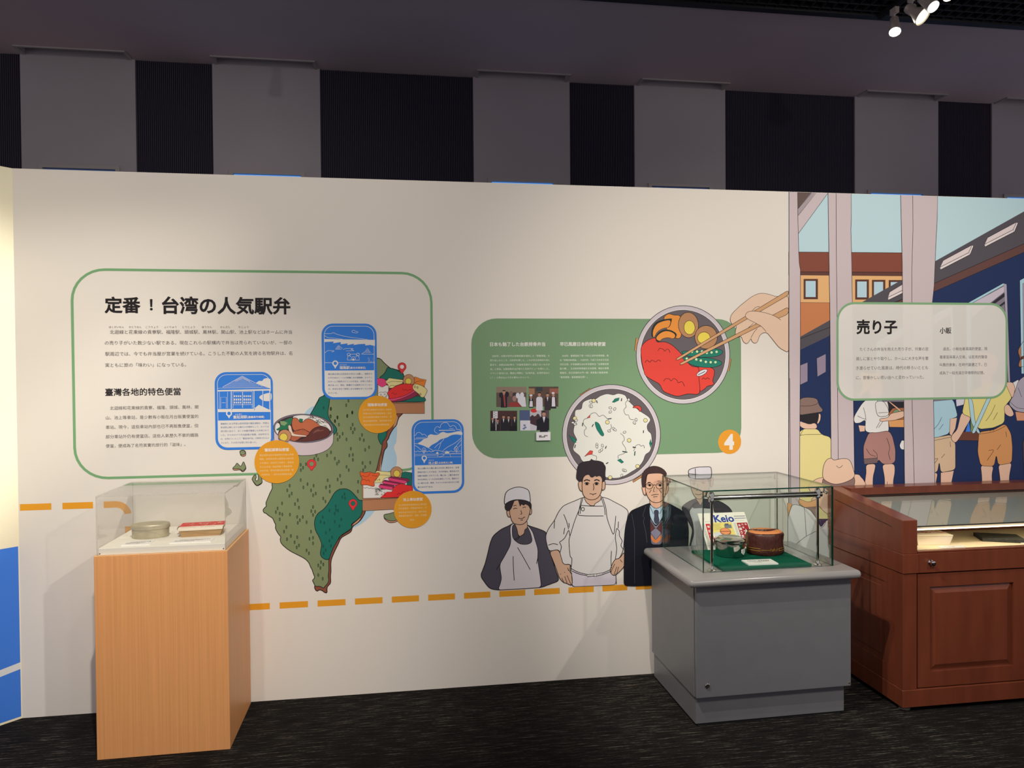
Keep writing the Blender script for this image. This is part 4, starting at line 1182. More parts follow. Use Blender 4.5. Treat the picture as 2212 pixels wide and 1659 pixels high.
for q in ([(1875, 424), (1892, 420), (1908, 424)], [(1798, 420), (1802, 428)], [(1820, 396), (1850, 390)], [(1920, 382), (1950, 378)], [(1893, 440), (1880, 482), (1892, 488)], [(1858, 528), (1895, 520), (1936, 518)], [(1878, 544), (1922, 540)], [(1858, 470), (1838, 502)], [(1938, 468), (1965, 502)]):
    a.line(q, INK, 1.2)
LG = P(78, 78, 88)
a.line([(1802, 640), (1768, 742), (1788, 762), (1775, 800), (1800, 900), (1815, 1020)], LG, .8, False)
a.line([(1655, 720), (1685, 880), (1685, 1440)], LG, .7, False)
a.build('printed man in black suit, glasses and patterned vest')

a = Art('cook_figure', WC, 165, C17)
a.poly([(60, 590), (110, 540), (180, 500), (240, 480), (440, 490), (530, 515), (620, 570), (670, 630), (700, 800), (700, 1100), (150, 1100), (200, 850), (120, 700)], P(66, 60, 68), False, 1.3)
a.poly([(222, 515), (190, 590), (150, 632), (200, 760), (215, 900), (172, 1050), (172, 1100), (620, 1100), (600, 800), (452, 640), (440, 498), (424, 500), (432, 600), (300, 590)], P(196, 188, 186), False, 1.2)
a.poly([(186, 598), (235, 490), (330, 480), (425, 500), (432, 600), (300, 588)], P(66, 60, 68), False, 1)
a.poly([(230, 470), (290, 560), (340, 470), (290, 440)], SKIN, False, 1)
a.poly([(410, 242), (446, 238), (440, 310), (415, 342)], SKIN, True, 1.1)
a.poly([(162, 255), (175, 330), (190, 400), (230, 470), (272, 492), (330, 470), (388, 400), (402, 330), (398, 235)], SKIN, False, 1.2)
a.poly([(365, 232), (415, 226), (418, 290), (402, 345), (385, 275)], HAIR)
a.poly([(150, 185), (145, 135), (240, 105), (402, 99), (420, 115), (425, 215), (392, 232), (165, 258)], P(206, 198, 198), False, 1.4)
for q in ([(150, 185), (235, 190), (400, 200), (425, 185)], [(228, 120), (232, 250)], [(165, 258), (280, 238), (425, 226)], [(258, 300), (258, 370), (240, 385)], [(225, 425), (270, 435), (310, 422)]):
    a.line(q, INK, 1.4)
for x, y in ((215, 305), (325, 295)):
    a.ell(x, y, 16, 12, INK)
    a.line([(x-30, y), (x, y-18), (x+30, y)], INK, 1.1)
a.line([(190, 275), (240, 265)], INK, 1.8)
a.line([(290, 262), (340, 250)], INK, 1.8)
a.build('printed cook in a tall white cap behind the glass hood')

# ---- railway platform scene on the right
LIT = (.68, .625, .56)
XM = W(1704, 800)[0]
SKY, NAVY, PIL = P(164, 184, 184), P(24, 38, 72), P(177, 159, 156)
a = Art('platform_scene', WC, 4, C8)
XE = 4.58
a.wall([(XM, .02), (XE, .02), (XE, 2.4405), (XM, 2.4405)], SKY)
ROOF = P(116, 60, 44)
a.poly([(55, 598), (1100, 606), (1100, 800), (55, 790)], ROOF, False, 1)
a.poly([(55, 775), (1100, 780), (1100, 815), (55, 806)], P(84, 48, 40), False, 1)
a.poly([(55, 806), (1100, 815), (1100, 1060), (55, 1050)], P(206, 156, 102))
a.poly([(55, 1050), (1100, 1060), (1100, 1500), (55, 1500)], P(176, 108, 66), False, .7)
FRM, PANE = P(80, 44, 34), P(174, 196, 200)
for x0_, x1_, y0_, y1_ in ((190, 318, 840, 1022), (652, 775, 845, 1025), (802, 922, 848, 1025), (952, 1075, 850, 1025)):
    a.rect(x0_, y0_, x1_, y1_, FRM)
    a.rect(x0_+18, y0_+18, x1_-20, y1_-20, PANE)
TR = P(72, 66, 70)
def ru(x):
    return 680-.56*(x-1370)
a.poly([(55, ru(55)), (3300, ru(3300)), (3300, 400), (3300, 2700), (55, 2700)], TR, False, 1.2)
a.poly([(55, 1525), (420, 1345), (1360, 880), (2165, 525), (3300, 20), (3300, 2700), (55, 2700)], P(88, 56, 50), False, 1)
a.poly([(55, 1525), (420, 1345), (1350, 958), (2165, 600), (3300, 100), (3300, 3600), (55, 3600)], NAVY, False, .8)
a.poly([(160, 1450), (420, 1330), (420, 1350), (160, 1475)], TR)
VT, VS = P(196, 178, 172), P(206, 190, 182)
for d in (0, 1, 2):
    dx, dy = d*398, -d*205
    f_ = lambda *q: [(x+dx, y+dy) for x, y in q]
    a.poly(f_((1440, 675), (1700, 535), (1668, 605), (1412, 735)), VT, False, 1)
    a.poly(f_((1412, 735), (1668, 605), (1680, 622), (1418, 757)), VS, False, 1)
    a.poly(f_((1700, 535), (1711, 548), (1680, 624), (1668, 605)), VS, False, 1)
a.poly([(960, 958), (1080, 885), (1080, 940), (945, 1005)], VT, False, 1)
a.poly([(945, 1005), (1080, 940), (1080, 965), (948, 1030)], VS, False, 1)
WIN, DKW, LBL = P(176, 162, 168), P(112, 102, 112), P(150, 180, 186)
def carwin(b_, q, inner, band):
    b_.poly(q, LBL, False, .8)
    b_.poly(band, WIN, False, .7)
    b_.poly(inner, DKW, False, .7)
a.c = C9
for q in ([(215, 565), (215, 725), (150, 755), (150, 590)], [(292, 530), (370, 492), (370, 645), (298, 685)]):
    a.poly(q, P(132, 116, 128), False, .7)
carwin(a, [(800, 390), (1045, 255), (1045, 900), (810, 900)], [(845, 440), (1045, 330), (1045, 900), (855, 900)], [(830, 400), (1045, 282), (1045, 900), (850, 900)])
carwin(a, [(1250, 180), (1430, 88), (1450, 95), (1478, 880), (1250, 900)], [(1250, 270), (1425, 155), (1455, 880), (1250, 900)], [(1250, 205), (1428, 112), (1458, 880), (1250, 900)])
a.c = C18
a.poly([(255, 320), (520, 172), (545, 180), (570, 885), (545, 890), (258, 1000)], P(150, 140, 150), False, .8)
a.poly([(255, 320), (520, 172), (525, 186), (290, 320), (295, 1000), (262, 1000)], LBL, False, .7)
a.poly([(290, 318), (525, 192), (528, 236), (292, 420)], WIN, False, .8)
a.poly([(292, 425), (528, 240), (555, 885), (296, 1000)], P(40, 34, 42), False, .7)
a.poly([(292, 440), (530, 268), (532, 300), (292, 480)], P(116, 106, 112))
a.poly([(292, 484), (530, 320), (548, 885), (296, 1000)], DKW)
a.poly([(638, 152), (900, 10), (900, 820), (650, 820)], LBL, False, .8)
a.poly([(660, 175), (900, 45), (900, 820), (668, 820)], P(150, 136, 150), False, .8)
scene_ = a.build('printed station scene with navy train and pillars')

a = Art('passenger_figure', scene_, 40, C9)     # man with brown hat, yellow shirt
PSK = P(228, 184, 156)
YS = P(236, 216, 142)
a.poly([(140, 1160), (180, 1130), (300, 1130), (332, 1180), (414, 1202), (420, 1900), (140, 1900)], YS, False, .9)
a.poly([(140, 1060), (200, 1085), (290, 1080), (298, 1132), (180, 1132), (140, 1100)], PSK, False, .8)
a.poly([(302, 1010), (325, 1008), (322, 1058), (298, 1088)], PSK, True, .8)
a.poly([(140, 1010), (300, 985), (312, 1010), (300, 1082), (262, 1082), (240, 1092), (200, 1086), (170, 1060), (140, 1046)], P(32, 28, 32), False, .6)
a.poly([(140, 890), (170, 865), (230, 861), (290, 870), (305, 895), (312, 930), (346, 965), (340, 986), (300, 992), (140, 1016)], P(118, 94, 84), False, .9)
a.line([(140, 935), (230, 935), (290, 920), (305, 900)], INK, .8)
a.line([(140, 1190), (200, 1180), (332, 1178)], INK, .8)
a.line([(180, 1130), (165, 1160), (150, 1190)], INK, .8)
a.build('printed man from behind in brown hat and yellow shirt')
a = Art('vendor_figure', scene_, 40, C9)
a.rect(905, 895, 1045, 1060, P(34, 30, 36))
a.poly([(690, 905), (750, 862), (840, 840), (895, 900), (908, 990), (905, 1060), (905, 1145), (880, 1150), (800, 1166), (712, 1150), (706, 1062), (660, 1080), (618, 1078), (612, 1030), (650, 960)], P(222, 214, 204), True, .9)
a.poly([(740, 1160), (800, 1166), (905, 1145), (938, 1190), (965, 1310), (962, 1420), (900, 1436), (850, 1430), (820, 1390), (810, 1420), (700, 1430), (693, 1385), (690, 1280), (720, 1200)], P(152, 108, 98), False, .9)
a.poly([(693, 1388), (812, 1378), (810, 1422), (700, 1434)], P(100, 80, 78), False, .8)
a.poly([(710, 1435), (796, 1428), (788, 1480), (772, 1540), (770, 1800), (692, 1800), (706, 1560), (716, 1500)], PSK, False, .8)
a.poly([(850, 1435), (956, 1428), (960, 1500), (945, 1570), (950, 1800), (872, 1800), (872, 1550)], PSK, False, .8)
a.line([(895, 1580), (893, 1660)], INK, .8)
a.poly([(648, 1100), (706, 1105), (702, 1152), (660, 1156)], PSK, False, .8)
a.poly([(905, 1058), (1045, 1048), (1045, 1118), (912, 1116)], P(196, 136, 82), False, .8)
a.poly([(905, 1000), (940, 955), (1045, 950), (1045, 1050), (912, 1058)], P(150, 90, 58), False, .8)
a.ell(985, 1000, 45, 36, P(112, 130, 92), ol=.7)
a.poly([(905, 900), (920, 900), (1010, 970), (1000, 982)], P(206, 152, 126), False, .7)
a.poly([(828, 1042), (900, 1038), (920, 1000), (1045, 975), (1045, 1028), (960, 1058), (830, 1070)], PSK, False, .9)
a.poly([(790, 900), (860, 890), (905, 960), (908, 1020), (820, 1030), (800, 990)], P(222, 214, 204), False, .9)
a.line([(818, 995), (900, 990)], INK, .8)
for q in ([(690, 950), (705, 1000), (712, 1060)], [(640, 1020), (680, 1040), (712, 1048)], [(830, 1072), (800, 1125)], [(855, 1070), (820, 1120)], [(890, 1210), (915, 1290), (905, 1340), (920, 1395)], [(715, 1300), (750, 1350), (795, 1365)], [(772, 1310), (805, 1345), (808, 1380)]):
    a.line(q, INK, .8)
a.poly([(1000, 1275), (1010, 1245), (1020, 1230), (1045, 1240), (1045, 1300), (1015, 1305)], P(222, 214, 204), True, .7)
a.poly([(735, 800), (770, 770), (835, 715), (850, 795), (835, 850), (760, 850)], PSK, True, .8)
a.poly([(655, 640), (745, 662), (842, 643), (830, 705), (745, 790), (635, 875), (688, 765)], P(216, 176, 110), False, .9)
for q in ([(760, 690), (700, 790), (640, 870)], [(745, 662), (790, 690), (830, 700)], [(680, 680), (740, 720)]):
    a.line(q, INK, .7)
a.build('printed lunch vendor in cone hat, white shirt and shorts')
a = Art('passenger_figure', scene_, 40, C9)     # boy in light blue shirt
a.poly([(1480, 880), (1560, 870), (1545, 925), (1485, 940)], P(206, 200, 204), False, .7)
a.poly([(1270, 850), (1380, 830), (1462, 890), (1497, 1030), (1432, 1046), (1426, 1172), (1270, 1220)], P(160, 188, 196), False, .9)
a.poly([(1430, 1046), (1490, 1036), (1475, 1130), (1442, 1192), (1425, 1172)], PSK, False, .8)
a.poly([(1270, 1212), (1440, 1180), (1476, 1250), (1476, 1480), (1350, 1506), (1338, 1410), (1322, 1502), (1270, 1505)], P(188, 158, 126), False, .9)
a.line([(1270, 1236), (1442, 1200)], INK, .8, False)
a.poly([(1350, 1506), (1462, 1488), (1440, 1600), (1445, 1800), (1350, 1800)], PSK, False, .8)
a.poly([(1270, 1505), (1325, 1505), (1315, 1560), (1303, 1625), (1300, 1800), (1270, 1800)], PSK, False, .8)
a.poly([(1270, 600), (1320, 620), (1390, 650), (1400, 700), (1350, 765), (1270, 790)], P(226, 214, 150), True, .8)
a.poly([(1270, 780), (1340, 765), (1345, 830), (1270, 855)], PSK, False, .7)
for q in ([(1295, 1130), (1330, 1090), (1360, 1030)], [(1335, 1140), (1372, 1090)], [(1430, 1240), (1435, 1285)], [(1355, 1380), (1385, 1345)], [(1300, 1390), (1325, 1385), (1298, 1425)]):
    a.line(q, INK, .8)
a.build('printed boy in pale blue shirt and tan shorts')
a = Art('passenger_figure', scene_, 66, C9)     # boy in yellow shirt with straps
a.poly([(1498, 1228), (1532, 1155), (1690, 1158), (1672, 1232)], P(96, 54, 42), False, .7)
a.poly([(1560, 1156), (1590, 1060), (1606, 1156)], P(58, 112, 190), False, .6)
a.poly([(1606, 1156), (1604, 1050), (1650, 1100), (1640, 1156)], P(112, 128, 84), False, .6)
a.poly([(1530, 1000), (1602, 1035), (1562, 1120), (1502, 1220), (1470, 1246), (1440, 1216), (1450, 1180), (1490, 1130)], PSK, True, .9)
a.poly([(1690, 1440), (1802, 1448), (1785, 1520), (1790, 1600), (1785, 1800), (1690, 1800), (1702, 1550)], PSK, False, .8)
a.poly([(1840, 1438), (1956, 1418), (1935, 1530), (1930, 1800), (1850, 1800), (1857, 1560)], PSK, False, .8)
a.poly([(1675, 1158), (1800, 1140), (1900, 1085), (1950, 1170), (1962, 1290), (1956, 1422), (1840, 1442), (1824, 1350), (1804, 1452), (1690, 1446), (1664, 1330)], P(188, 128, 78), False, .9)
a.line([(1680, 1175), (1800, 1155), (1905, 1105)], INK, .8)
a.poly([(1600, 820), (1700, 760), (1760, 735), (1850, 738), (1912, 760), (1962, 860), (1897, 940), (1893, 1080), (1800, 1122), (1676, 1135), (1605, 1032), (1530, 1002), (1560, 860)], P(232, 212, 128), False, .9)
a.poly([(1580, 830), (1622, 890), (1645, 1080), (1690, 1170), (1668, 1174), (1610, 1080)], P(168, 196, 200), False, .8)
a.poly([(1825, 718), (1852, 728), (1765, 900), (1640, 1172), (1610, 1168), (1735, 890)], P(168, 196, 200), False, .8)
a.poly([(1908, 742), (1962, 738), (1982, 792), (1962, 862), (1935, 820)], PSK, True, .8)
a.poly([(1895, 940), (1930, 928), (1972, 1000), (1945, 1026), (1900, 1000)], PSK, True, .8)
a.poly([(1690, 690), (1790, 670), (1790, 740), (1700, 765)], PSK, False, .7)
a.poly([(1640, 510), (1700, 478), (1780, 490), (1842, 540), (1832, 620), (1790, 672), (1720, 692), (1650, 640)], P(196, 150, 130), True, .8)
for q in ([(1735, 1065), (1780, 1000), (1815, 925)], [(1798, 1055), (1835, 990)], [(1905, 1155), (1912, 1200)], [(1830, 1310), (1862, 1265)], [(1757, 1316), (1800, 1316), (1745, 1400)], [(1772, 1130), (1772, 1152)], [(1802, 1122), (1802, 1148)]):
    a.line(q, INK, .8)
a.build('printed boy in yellow shirt with crossed pale straps')
a = Art('passenger_figure', scene_, 66, C9)     # person at the right edge
a.poly([(1960, 740), (2010, 712), (2030, 760), (1980, 830)], P(222, 216, 212), False, .7)
a.poly([(2070, 676), (2012, 720), (1978, 830), (1926, 920), (1990, 982), (2070, 992), (2300, 1000), (2300, 660)], P(152, 140, 148), False, .9)
a.line([(1940, 900), (2000, 950), (2070, 960)], INK, .8)
a.line([(2010, 780), (2040, 860)], INK, .8)
a.poly([(1985, 984), (2070, 994), (2100, 1060), (2000, 1062)], P(190, 128, 96), False, .8)
a.poly([(2080, 350), (2030, 420), (2004, 470), (2030, 530), (2010, 590), (2022, 606), (2120, 590), (2180, 420)], P(154, 100, 64), False, .9)
a.poly([(2030, 520), (2120, 470), (2130, 500), (2024, 548)], P(84, 46, 36))
a.poly([(2046, 1260), (2070, 1180), (2300, 1180), (2300, 1800), (2080, 1800)], P(60, 48, 58), False, .8)
a.build('printed figure in grey shirt and brown hat at the edge')
def pillar(pts, inner):
    b_ = Art('pillar_drawing', scene_, 100, PX)
    b_.poly(pts, PIL, False, 1)
    for q in inner:
        b_.line(q, INK, 1, False)
    return b_.build()
def q8(*p):
    return [C8(k) for k in p]
def q9(*p):
    return [C9(k) for k in p]
zt = W(1900, 419)
pillar([(1704, 413.5), (1722.5, 414)]+q8((138, 300), (145, 600), (150, 700), (160, 760))+q9((152, 400), (148, 1000), (146, 1700))+[(1727, 1200), (1704, 1200)], [q9((62, 700), (70, 1700), (75, 2100))])
pillar(q8((408, 66), (615, 73), (616, 300), (612, 400), (620, 700), (625, 1050))+q9((600, 300), (605, 900), (615, 1600), (620, 2000), (425, 2000), (415, 1390), (408, 600), (404, 50))+q8((420, 900), (414, 500)), [q8((480, 70), (482, 600), (487, 1100))+q9((470, 800), (475, 1390))])
pillar(q8((1058, 84), (1390, 95), (1385, 300), (1370, 600), (1358, 900), (1342, 1050))+q9((1285, 400), (1288, 900), (1300, 1600), (1305, 1900), (1048, 1900), (1040, 1500), (1035, 900), (1025, 400))+q8((1075, 1050), (1072, 700)), [q8((1166, 88), (1168, 400), (1158, 760), (1158, 1100))+q9((1105, 900), (1125, 1640))])
a = Art('brace_drawing', scene_, 84, C8)
a.poly([(110, 57), (268, 61), (110, 250)], P(86, 68, 62), False, .8)
a.poly([(265, 61), (305, 62), (110, 310), (110, 245)], P(146, 132, 132), False, .8)
a.poly([(303, 62), (408, 66), (110, 478), (110, 310)], PIL, False, .9)
a.build()
a = Art('passenger_figure', scene_, 112, C9)    # big tan hat in front of the pillar
a.poly([(225, 1640), (232, 1600), (270, 1570), (345, 1545), (615, 1518), (672, 1545), (708, 1600), (712, 1660), (600, 1720), (300, 1720)], P(206, 168, 142), True, .9)
a.poly([(345, 1545), (335, 1620), (400, 1660), (560, 1660), (600, 1630), (620, 1590), (610, 1530)], P(122, 96, 88), False, .9)
a.poly([(345, 1545), (350, 1450), (378, 1395), (415, 1382), (442, 1396), (520, 1384), (572, 1400), (602, 1470), (612, 1535), (560, 1576), (470, 1602), (400, 1590)], P(208, 172, 144), True, 1)
a.line([(458, 1445), (480, 1462), (500, 1455), (512, 1440)], INK, .9)
a.c = C17
a.poly([(1600, 500), (1700, 420), (1800, 400), (1900, 420), (1900, 700), (1780, 650), (1700, 560)], PSK, False, .8)
a.poly([(1330, 530), (1386, 545), (1335, 695)], P(196, 136, 84), False, .8)
a.poly([(1478, 490), (1580, 520), (1690, 488), (1690, 570), (1600, 605), (1478, 550)], P(196, 140, 92), True, .8)
a.poly([(1535, 585), (1690, 575), (1700, 740), (1610, 660)], P(122, 96, 88), False, .7)
a.poly([(1335, 700), (1390, 545), (1470, 560), (1600, 612), (1680, 720), (1730, 832), (1790, 740), (1900, 700), (1900, 1300), (1335, 1300)], P(214, 206, 200), False, .9)
for q in ([(1532, 590), (1545, 760), (1555, 930)], [(1430, 1028), (1540, 940), (1680, 865)], [(1730, 832), (1770, 800), (1790, 740)]):
    a.line(q, INK, .9)
a.build('printed figure in a tan brimmed hat and white shirt')
# pale text card over the scene
a = Art('text_card', WC, 150, PX)
VX0, VX1 = W(1806.5, 760)[0], W(2175.5, 760)[0]
VZ0, VZ1 = W(1990, 863.5)[1], W(1990, 653.5)[1]
a.rrect(VX0, VX1, VZ0, VZ1, .1, veil('pale_overprint', (254, 252, 248), .77))
a.rframe(VX0, VX1, VZ0, VZ1, .1, .0115, P(112, 146, 104))
tc_ = a.build('pale see-through text card with green outline over the station scene')
lines_of(tc_, 154, C9, [('売り子', 628, 978, 262)], INK, .032)
lines_of(tc_, 154, C9, [('小販', 1340, 1440, 293)], INK, .022)
lines_of(tc_, 154, C9, [('たくさんの弁当を抱えた売り子が、列車の窓', 658, 1243, 452), ('越しに客とやり取りし、ホームに大きな声を響', 627, 1243, 533), ('き渡らせていた風景は、時代の移ろいととも', 627, 1240, 613), ('に、昔懐かしい思い出へと変わっていった。', 627, 1205, 695),
                       ('過去，小販抬著滿滿的便當，隔', 1368, 1745, 449), ('著車窗與客人交易，以宏亮的聲音', 1340, 1745, 519), ('叫賣的景象，在時代變遷之下，已', 1340, 1743, 585), ('成為了一段充滿古早情懷的記憶。', 1338, 1720, 655)], P(56, 50, 56))

# ---- print on the return wall
k = math.sqrt(.5)
a = Art('blue_print_field', wall_left, 2, PX, fr=lambda t, Z, y: (-1.706-t*k+y*k, -t*k-y*k, Z))
a.wall([(0.004, .01), (1.82, .01), (1.82, .77), (0.004, .77)], P(62, 118, 206))
a.wall([(0.004, .222), (.085, .212), (.085, .242), (0.004, .252)], P(222, 218, 214))
for i in range(1, 8):
    a.wall([(i*.22, .2), (i*.22+.14, .19), (i*.22+.14, .22), (i*.22, .23)], P(222, 218, 214))
a.build('blue lower field with white dashes')

# ---- small caption plate fixed on the green panel
px0, px1 = W(1010+815/5.53, 680+1450/5.53)[0], W(1010+985/5.53, 680+1450/5.53)[0]
pz1, pz0 = W(1173, 680+1399/5.53)[1], W(1173, 680+1499/5.53)[1]
pl_ = thing('caption_plate', 'small white caption plate fixed below the snapshots on the green panel', 'caption plate', ((px0+px1)/2, -.001, pz0))
hw = (px1-px0)/2
m_plate = mat('plate_white', (240, 240, 246), .5)
MB().box(-hw, hw, -.012, 0, 0, pz1-pz0, .0008, 1).build('plate', m_plate, pl_)
mb = MB()
rnd = random.Random(2)
for zr, x0_, x1_ in ((.5, -.6, .62), (.36, -.6, .25)):
    x = x0_*hw
    while x < x1_*hw:
        if rnd.random() > .12:
            mb.face([(x, -.0123, zr*(pz1-pz0)), (x+.0042, -.0123, zr*(pz1-pz0)), (x+.0042, -.0123, zr*(pz1-pz0)+.0055), (x, -.0123, zr*(pz1-pz0)+.0055)])
        x += .0062
mb.build('plate_print', mat('black_ink', (26, 24, 26), .7), pl_)

# ================================================================= furniture
m_ash = mat('ash_veneer', (232, 165, 106), .42, noise=((170, 170, 1.6), .075, 5), bump=((260, 260, 3), .03))
m_ash_edge = mat('ash_edge', (236, 184, 126), .5, noise=((40, 40, 40), .06))
m_white = mat('white_board', (246, 243, 234), .6)
m_card = mat('white_card', (245, 244, 242), .6)
m_cardback = mat('foam_card_edge', (205, 205, 210), .7)
m_ink = mat('black_ink', (26, 24, 26), .7)
m_acryl = glass('acrylic_sheet', 1.38, (.985, .985, .98))
m_acryl_edge = veil('acrylic_edge', (215, 205, 195), .42)
m_glass = glass('glass_sheet', 1.42, (.962, .985, .972))
m_glass_edge = mat('green_glass_edge', (18, 62, 50), .15, spec=.8)
m_chrome = mat('chrome', (225, 222, 218), .09, metal=1)
m_grey = mat('grey_lacquer', (108, 110, 115), .36, noise=((14, 14, 14), .03), bump=((240, 240, 240), .015))
m_slab = mat('grey_moulded_slab', (140, 139, 140), .2, spec=.6)
m_mah = mat('mahogany_varnish', (108, 55, 37), .26, noise=((18, 18, 3), .14, 5), spec=.5)
m_mah_dark = mat('dark_gap', (22, 10, 8), .8)
m_cream = mat('cream_lining', (246, 232, 196), .85)
m_green_mat = mat('green_felt', (12, 92, 72), .95, spec=.1, bump=((500, 500, 500), .1))
m_tin = mat('dull_aluminium', (190, 182, 158), .45, metal=.4, noise=((30, 30, 30), .12), bump=((14, 14, 14), .12))
m_kraft = mat('thin_wood_box', (182, 150, 108), .7, noise=((14, 60, 200), .12))
m_red = mat('red_print', (216, 62, 58), .6)
m_paperw = mat('cream_wrapper', (242, 232, 214), .7)
m_steel = mat('polished_steel', (200, 196, 190), .12, metal=1)
m_bag = mat('brown_nylon', (80, 38, 33), .42, noise=((30, 30, 30), .15), bump=((38, 38, 22), .8))
m_orange = mat('orange_lining', (226, 140, 84), .7, bump=((60, 60, 60), .15))
m_gold = mat('gold_print', (196, 146, 52), .5)
m_rubber = mat('grey_foot', (120, 116, 110), .5)
m_lampw = mat('lamp_housing', (222, 208, 196), .4)

def pane(x0, x1, y0, y1, z0, z1, name, ms, parent):
    mb = MB().box(x0, x1, y0, y1, z0, z1)
    mx = max(f.calc_area() for f in mb.bm.faces)
    for f in mb.bm.faces:
        f.material_index = 0 if f.calc_area() > .5*mx else 1
    return mb.build(name, ms, parent)
def ink_lines(root, name, rows, z, m=None, seed=1):
    """rows [(x0, x1, y, h)]: rows of tiny illegible characters lying on a card"""
    rnd = random.Random(seed)
    mb = MB()
    for x0, x1, y, h in rows:
        x = x0
        while x < x1:
            wd = h*rnd.uniform(.55, .85)
            for k in range(2):
                yy = y+h*(.15+.45*k)
                mb.face([(x, yy, z), (x+wd, yy, z), (x+wd, yy+h*.22, z), (x, yy+h*.22, z)])
            mb.face([(x+wd*.4, y, z+.00002), (x+wd*.6, y, z+.00002), (x+wd*.6, y+h, z+.00002), (x+wd*.4, y+h, z+.00002)])
            x += h*1.02
    return mb.build(name, m or m_ink, root)

# ---- wooden pedestal with acrylic cover
ped = thing('display_pedestal', 'tall orange-brown wooden pedestal under the clear acrylic cover', 'pedestal', (-.974, -.225, 0), R(.46))
MB().box(-.252, .252, -.21, .21, 0, .808, .0015, 1).build('body', m_ash, ped)
mb = MB().box(-.252, .252, -.21, .21, .808, .8108, .0008, 1)
mb.build('top_edge', m_ash_edge, ped)
bd = thing('display_board', 'white board lying on the wooden pedestal under clear acrylic', 'board', (-.974, -.225, .811), R(.46))
MB().box(-.2395, .2395, -.197, .197, 0, .027, .001, 1).build('panel', m_white, bd)
for x in (-.234, .234):
    MB().tube((x, -.1975, .006), (x, -.1965, .006), .0025, n=8).build('pin', m_black, bd)
ac = thing('acrylic_cover', 'clear acrylic box cover over the oval tin and lunch box', 'cover', (-.974, -.225, .811), R(.46))
A = [m_acryl, m_acryl_edge]
t = .004
pane(-.2445, .2445, -.2025, -.1985, 0, .232, 'front_pane', A, ac)
pane(-.2445, .2445, .1985, .2025, 0, .232, 'back_pane', A, ac)
pane(-.2445, -.2405, -.1985, .1985, 0, .232, 'side_pane', A, ac)
pane(.2405, .2445, -.1985, .1985, 0, .232, 'side_pane', A, ac)
pane(-.2445, .2445, -.2025, .2025, .232, .236, 'top_pane', A, ac)
ZB = .8381
tin = thing('oval_tin', 'dull oval aluminium lunch tin with its lid on, on the white board', 'lunch tin', (-1.077, -.235, ZB), R(8))
MB().lathe([(.93, 0), (.96, .003), (.97, .01), (.985, .04), (.985, .042)], n=48, sx=.074, sy=.05).build('tin_body', m_tin, tin, 50)
MB().lathe([(1.0, .038), (1.025, .038), (1.03, .041), (1.03, .052), (1.015, .0555), (.98, .0575), (.6, .0582), (.001, .0584)], n=48, sx=.074, sy=.05).build('lid', m_tin, tin, 35)

def lunch_box(root, L, W, H, flare, seed, band=True):
    cream = not band
    """thin wooden box with flaring sides, paper wrapper with brush marks"""
    a, c = L/2, W/2
    p = .86
    mb = MB()
    B = [(-a*p, -c*p, 0), (a*p, -c*p, 0), (a*p, c*p, 0), (-a*p, c*p, 0)]
    T = [(-a, -c, H), (a, -c, H), (a, c, H), (-a, c, H)]
    mb.face(B[::-1]); mb.face(T)
    for i in range(4):
        j = (i+1) % 4
        mb.face([B[i], B[j], T[j], T[i]])
    mb.build('box_body', m_kraft, root)
    mb = MB()
    mb.box(-a*1.015, a*1.015, -c*1.02, c*1.02, H, H+.004, .0015, 2)
    mb.build('wrapper', m_paperw, root)
    if band:
        MB().face([(-a*.985, -c*1.0-.0006, H-.008), (a*.985, -c*1.0-.0006, H-.008), (a*1.015, -c*1.02, H+.002), (-a*1.015, -c*1.02, H+.002)]).build('wrapper_lip', m_paperw, root)
        MB().box(-a*1.012, a*1.012, -c*.45, c*1.015, H+.0041, H+.0046).build('red_label', m_red, root)
    rnd = random.Random(seed)
    mb = MB()
    for i in range(90 if cream else 46):
        x, y = rnd.uniform(-a*.9, a*.9), rnd.uniform(-c*.38, c*.9)
        an, ln, wd = rnd.choice((.2, 1.3, 2.6, .7)), rnd.uniform(.006, .02), rnd.uniform(.0012, .0026)
        dx, dy = math.cos(an)*ln, math.sin(an)*ln
        nx, ny = -math.sin(an)*wd, math.cos(an)*wd
        x = max(-a*.95, min(a*.95-abs(dx), x))
        y = max(-c*.42, min(c*.95-abs(dy), y))
        z = H+.0047+i*.00001
        mb.face([(x, y, z), (x+dx, y+dy, z), (x+dx+nx, y+dy+ny, z), (x+nx, y+ny, z)])
    mb.build('brush_marks', m_red if cream else m_paperw, root)
lb = thing('lunch_box', 'red and cream paper-wrapped lunch box beside the oval tin', 'lunch box', (-.872, -.215, ZB), R(6))
lunch_box(lb, .176, .115, .036, .8, 3)
MB().box(-.103, -.086, .005, .05, .022, .03).build('wood_tab', mat('brown_tab', (120, 84, 54), .7), lb)
ink_lines(lb, 'red_print_marks', [(-.078, -.02, -.056, .006), (.0, .055, -.056, .008)], .0402, m_red, 5)
for (nm, x, y, w_, r_, sd) in (('left', -1.083, -.36, .108, .5, 11), ('right', -.876, -.352, .16, 1.2, 12)):
    cp = thing('caption_card', 'small white caption card in front of the oval tin' if nm == 'left' else
               'longer white caption card in front of the red and cream lunch box', 'caption card', (x, y, ZB), R(.46), 'captions on the white board')
    MB().box(-w_/2, w_/2, -.036, .036, 0, .004).build('card', [m_card], cp)
    ink_lines(cp, 'caption_print', [(-w_*.33, w_*.4, .008, .008), (-w_*.42, w_*.25, -.006, .006), (-w_*.42, w_*.05, -.016, .006)], .0043, seed=sd)

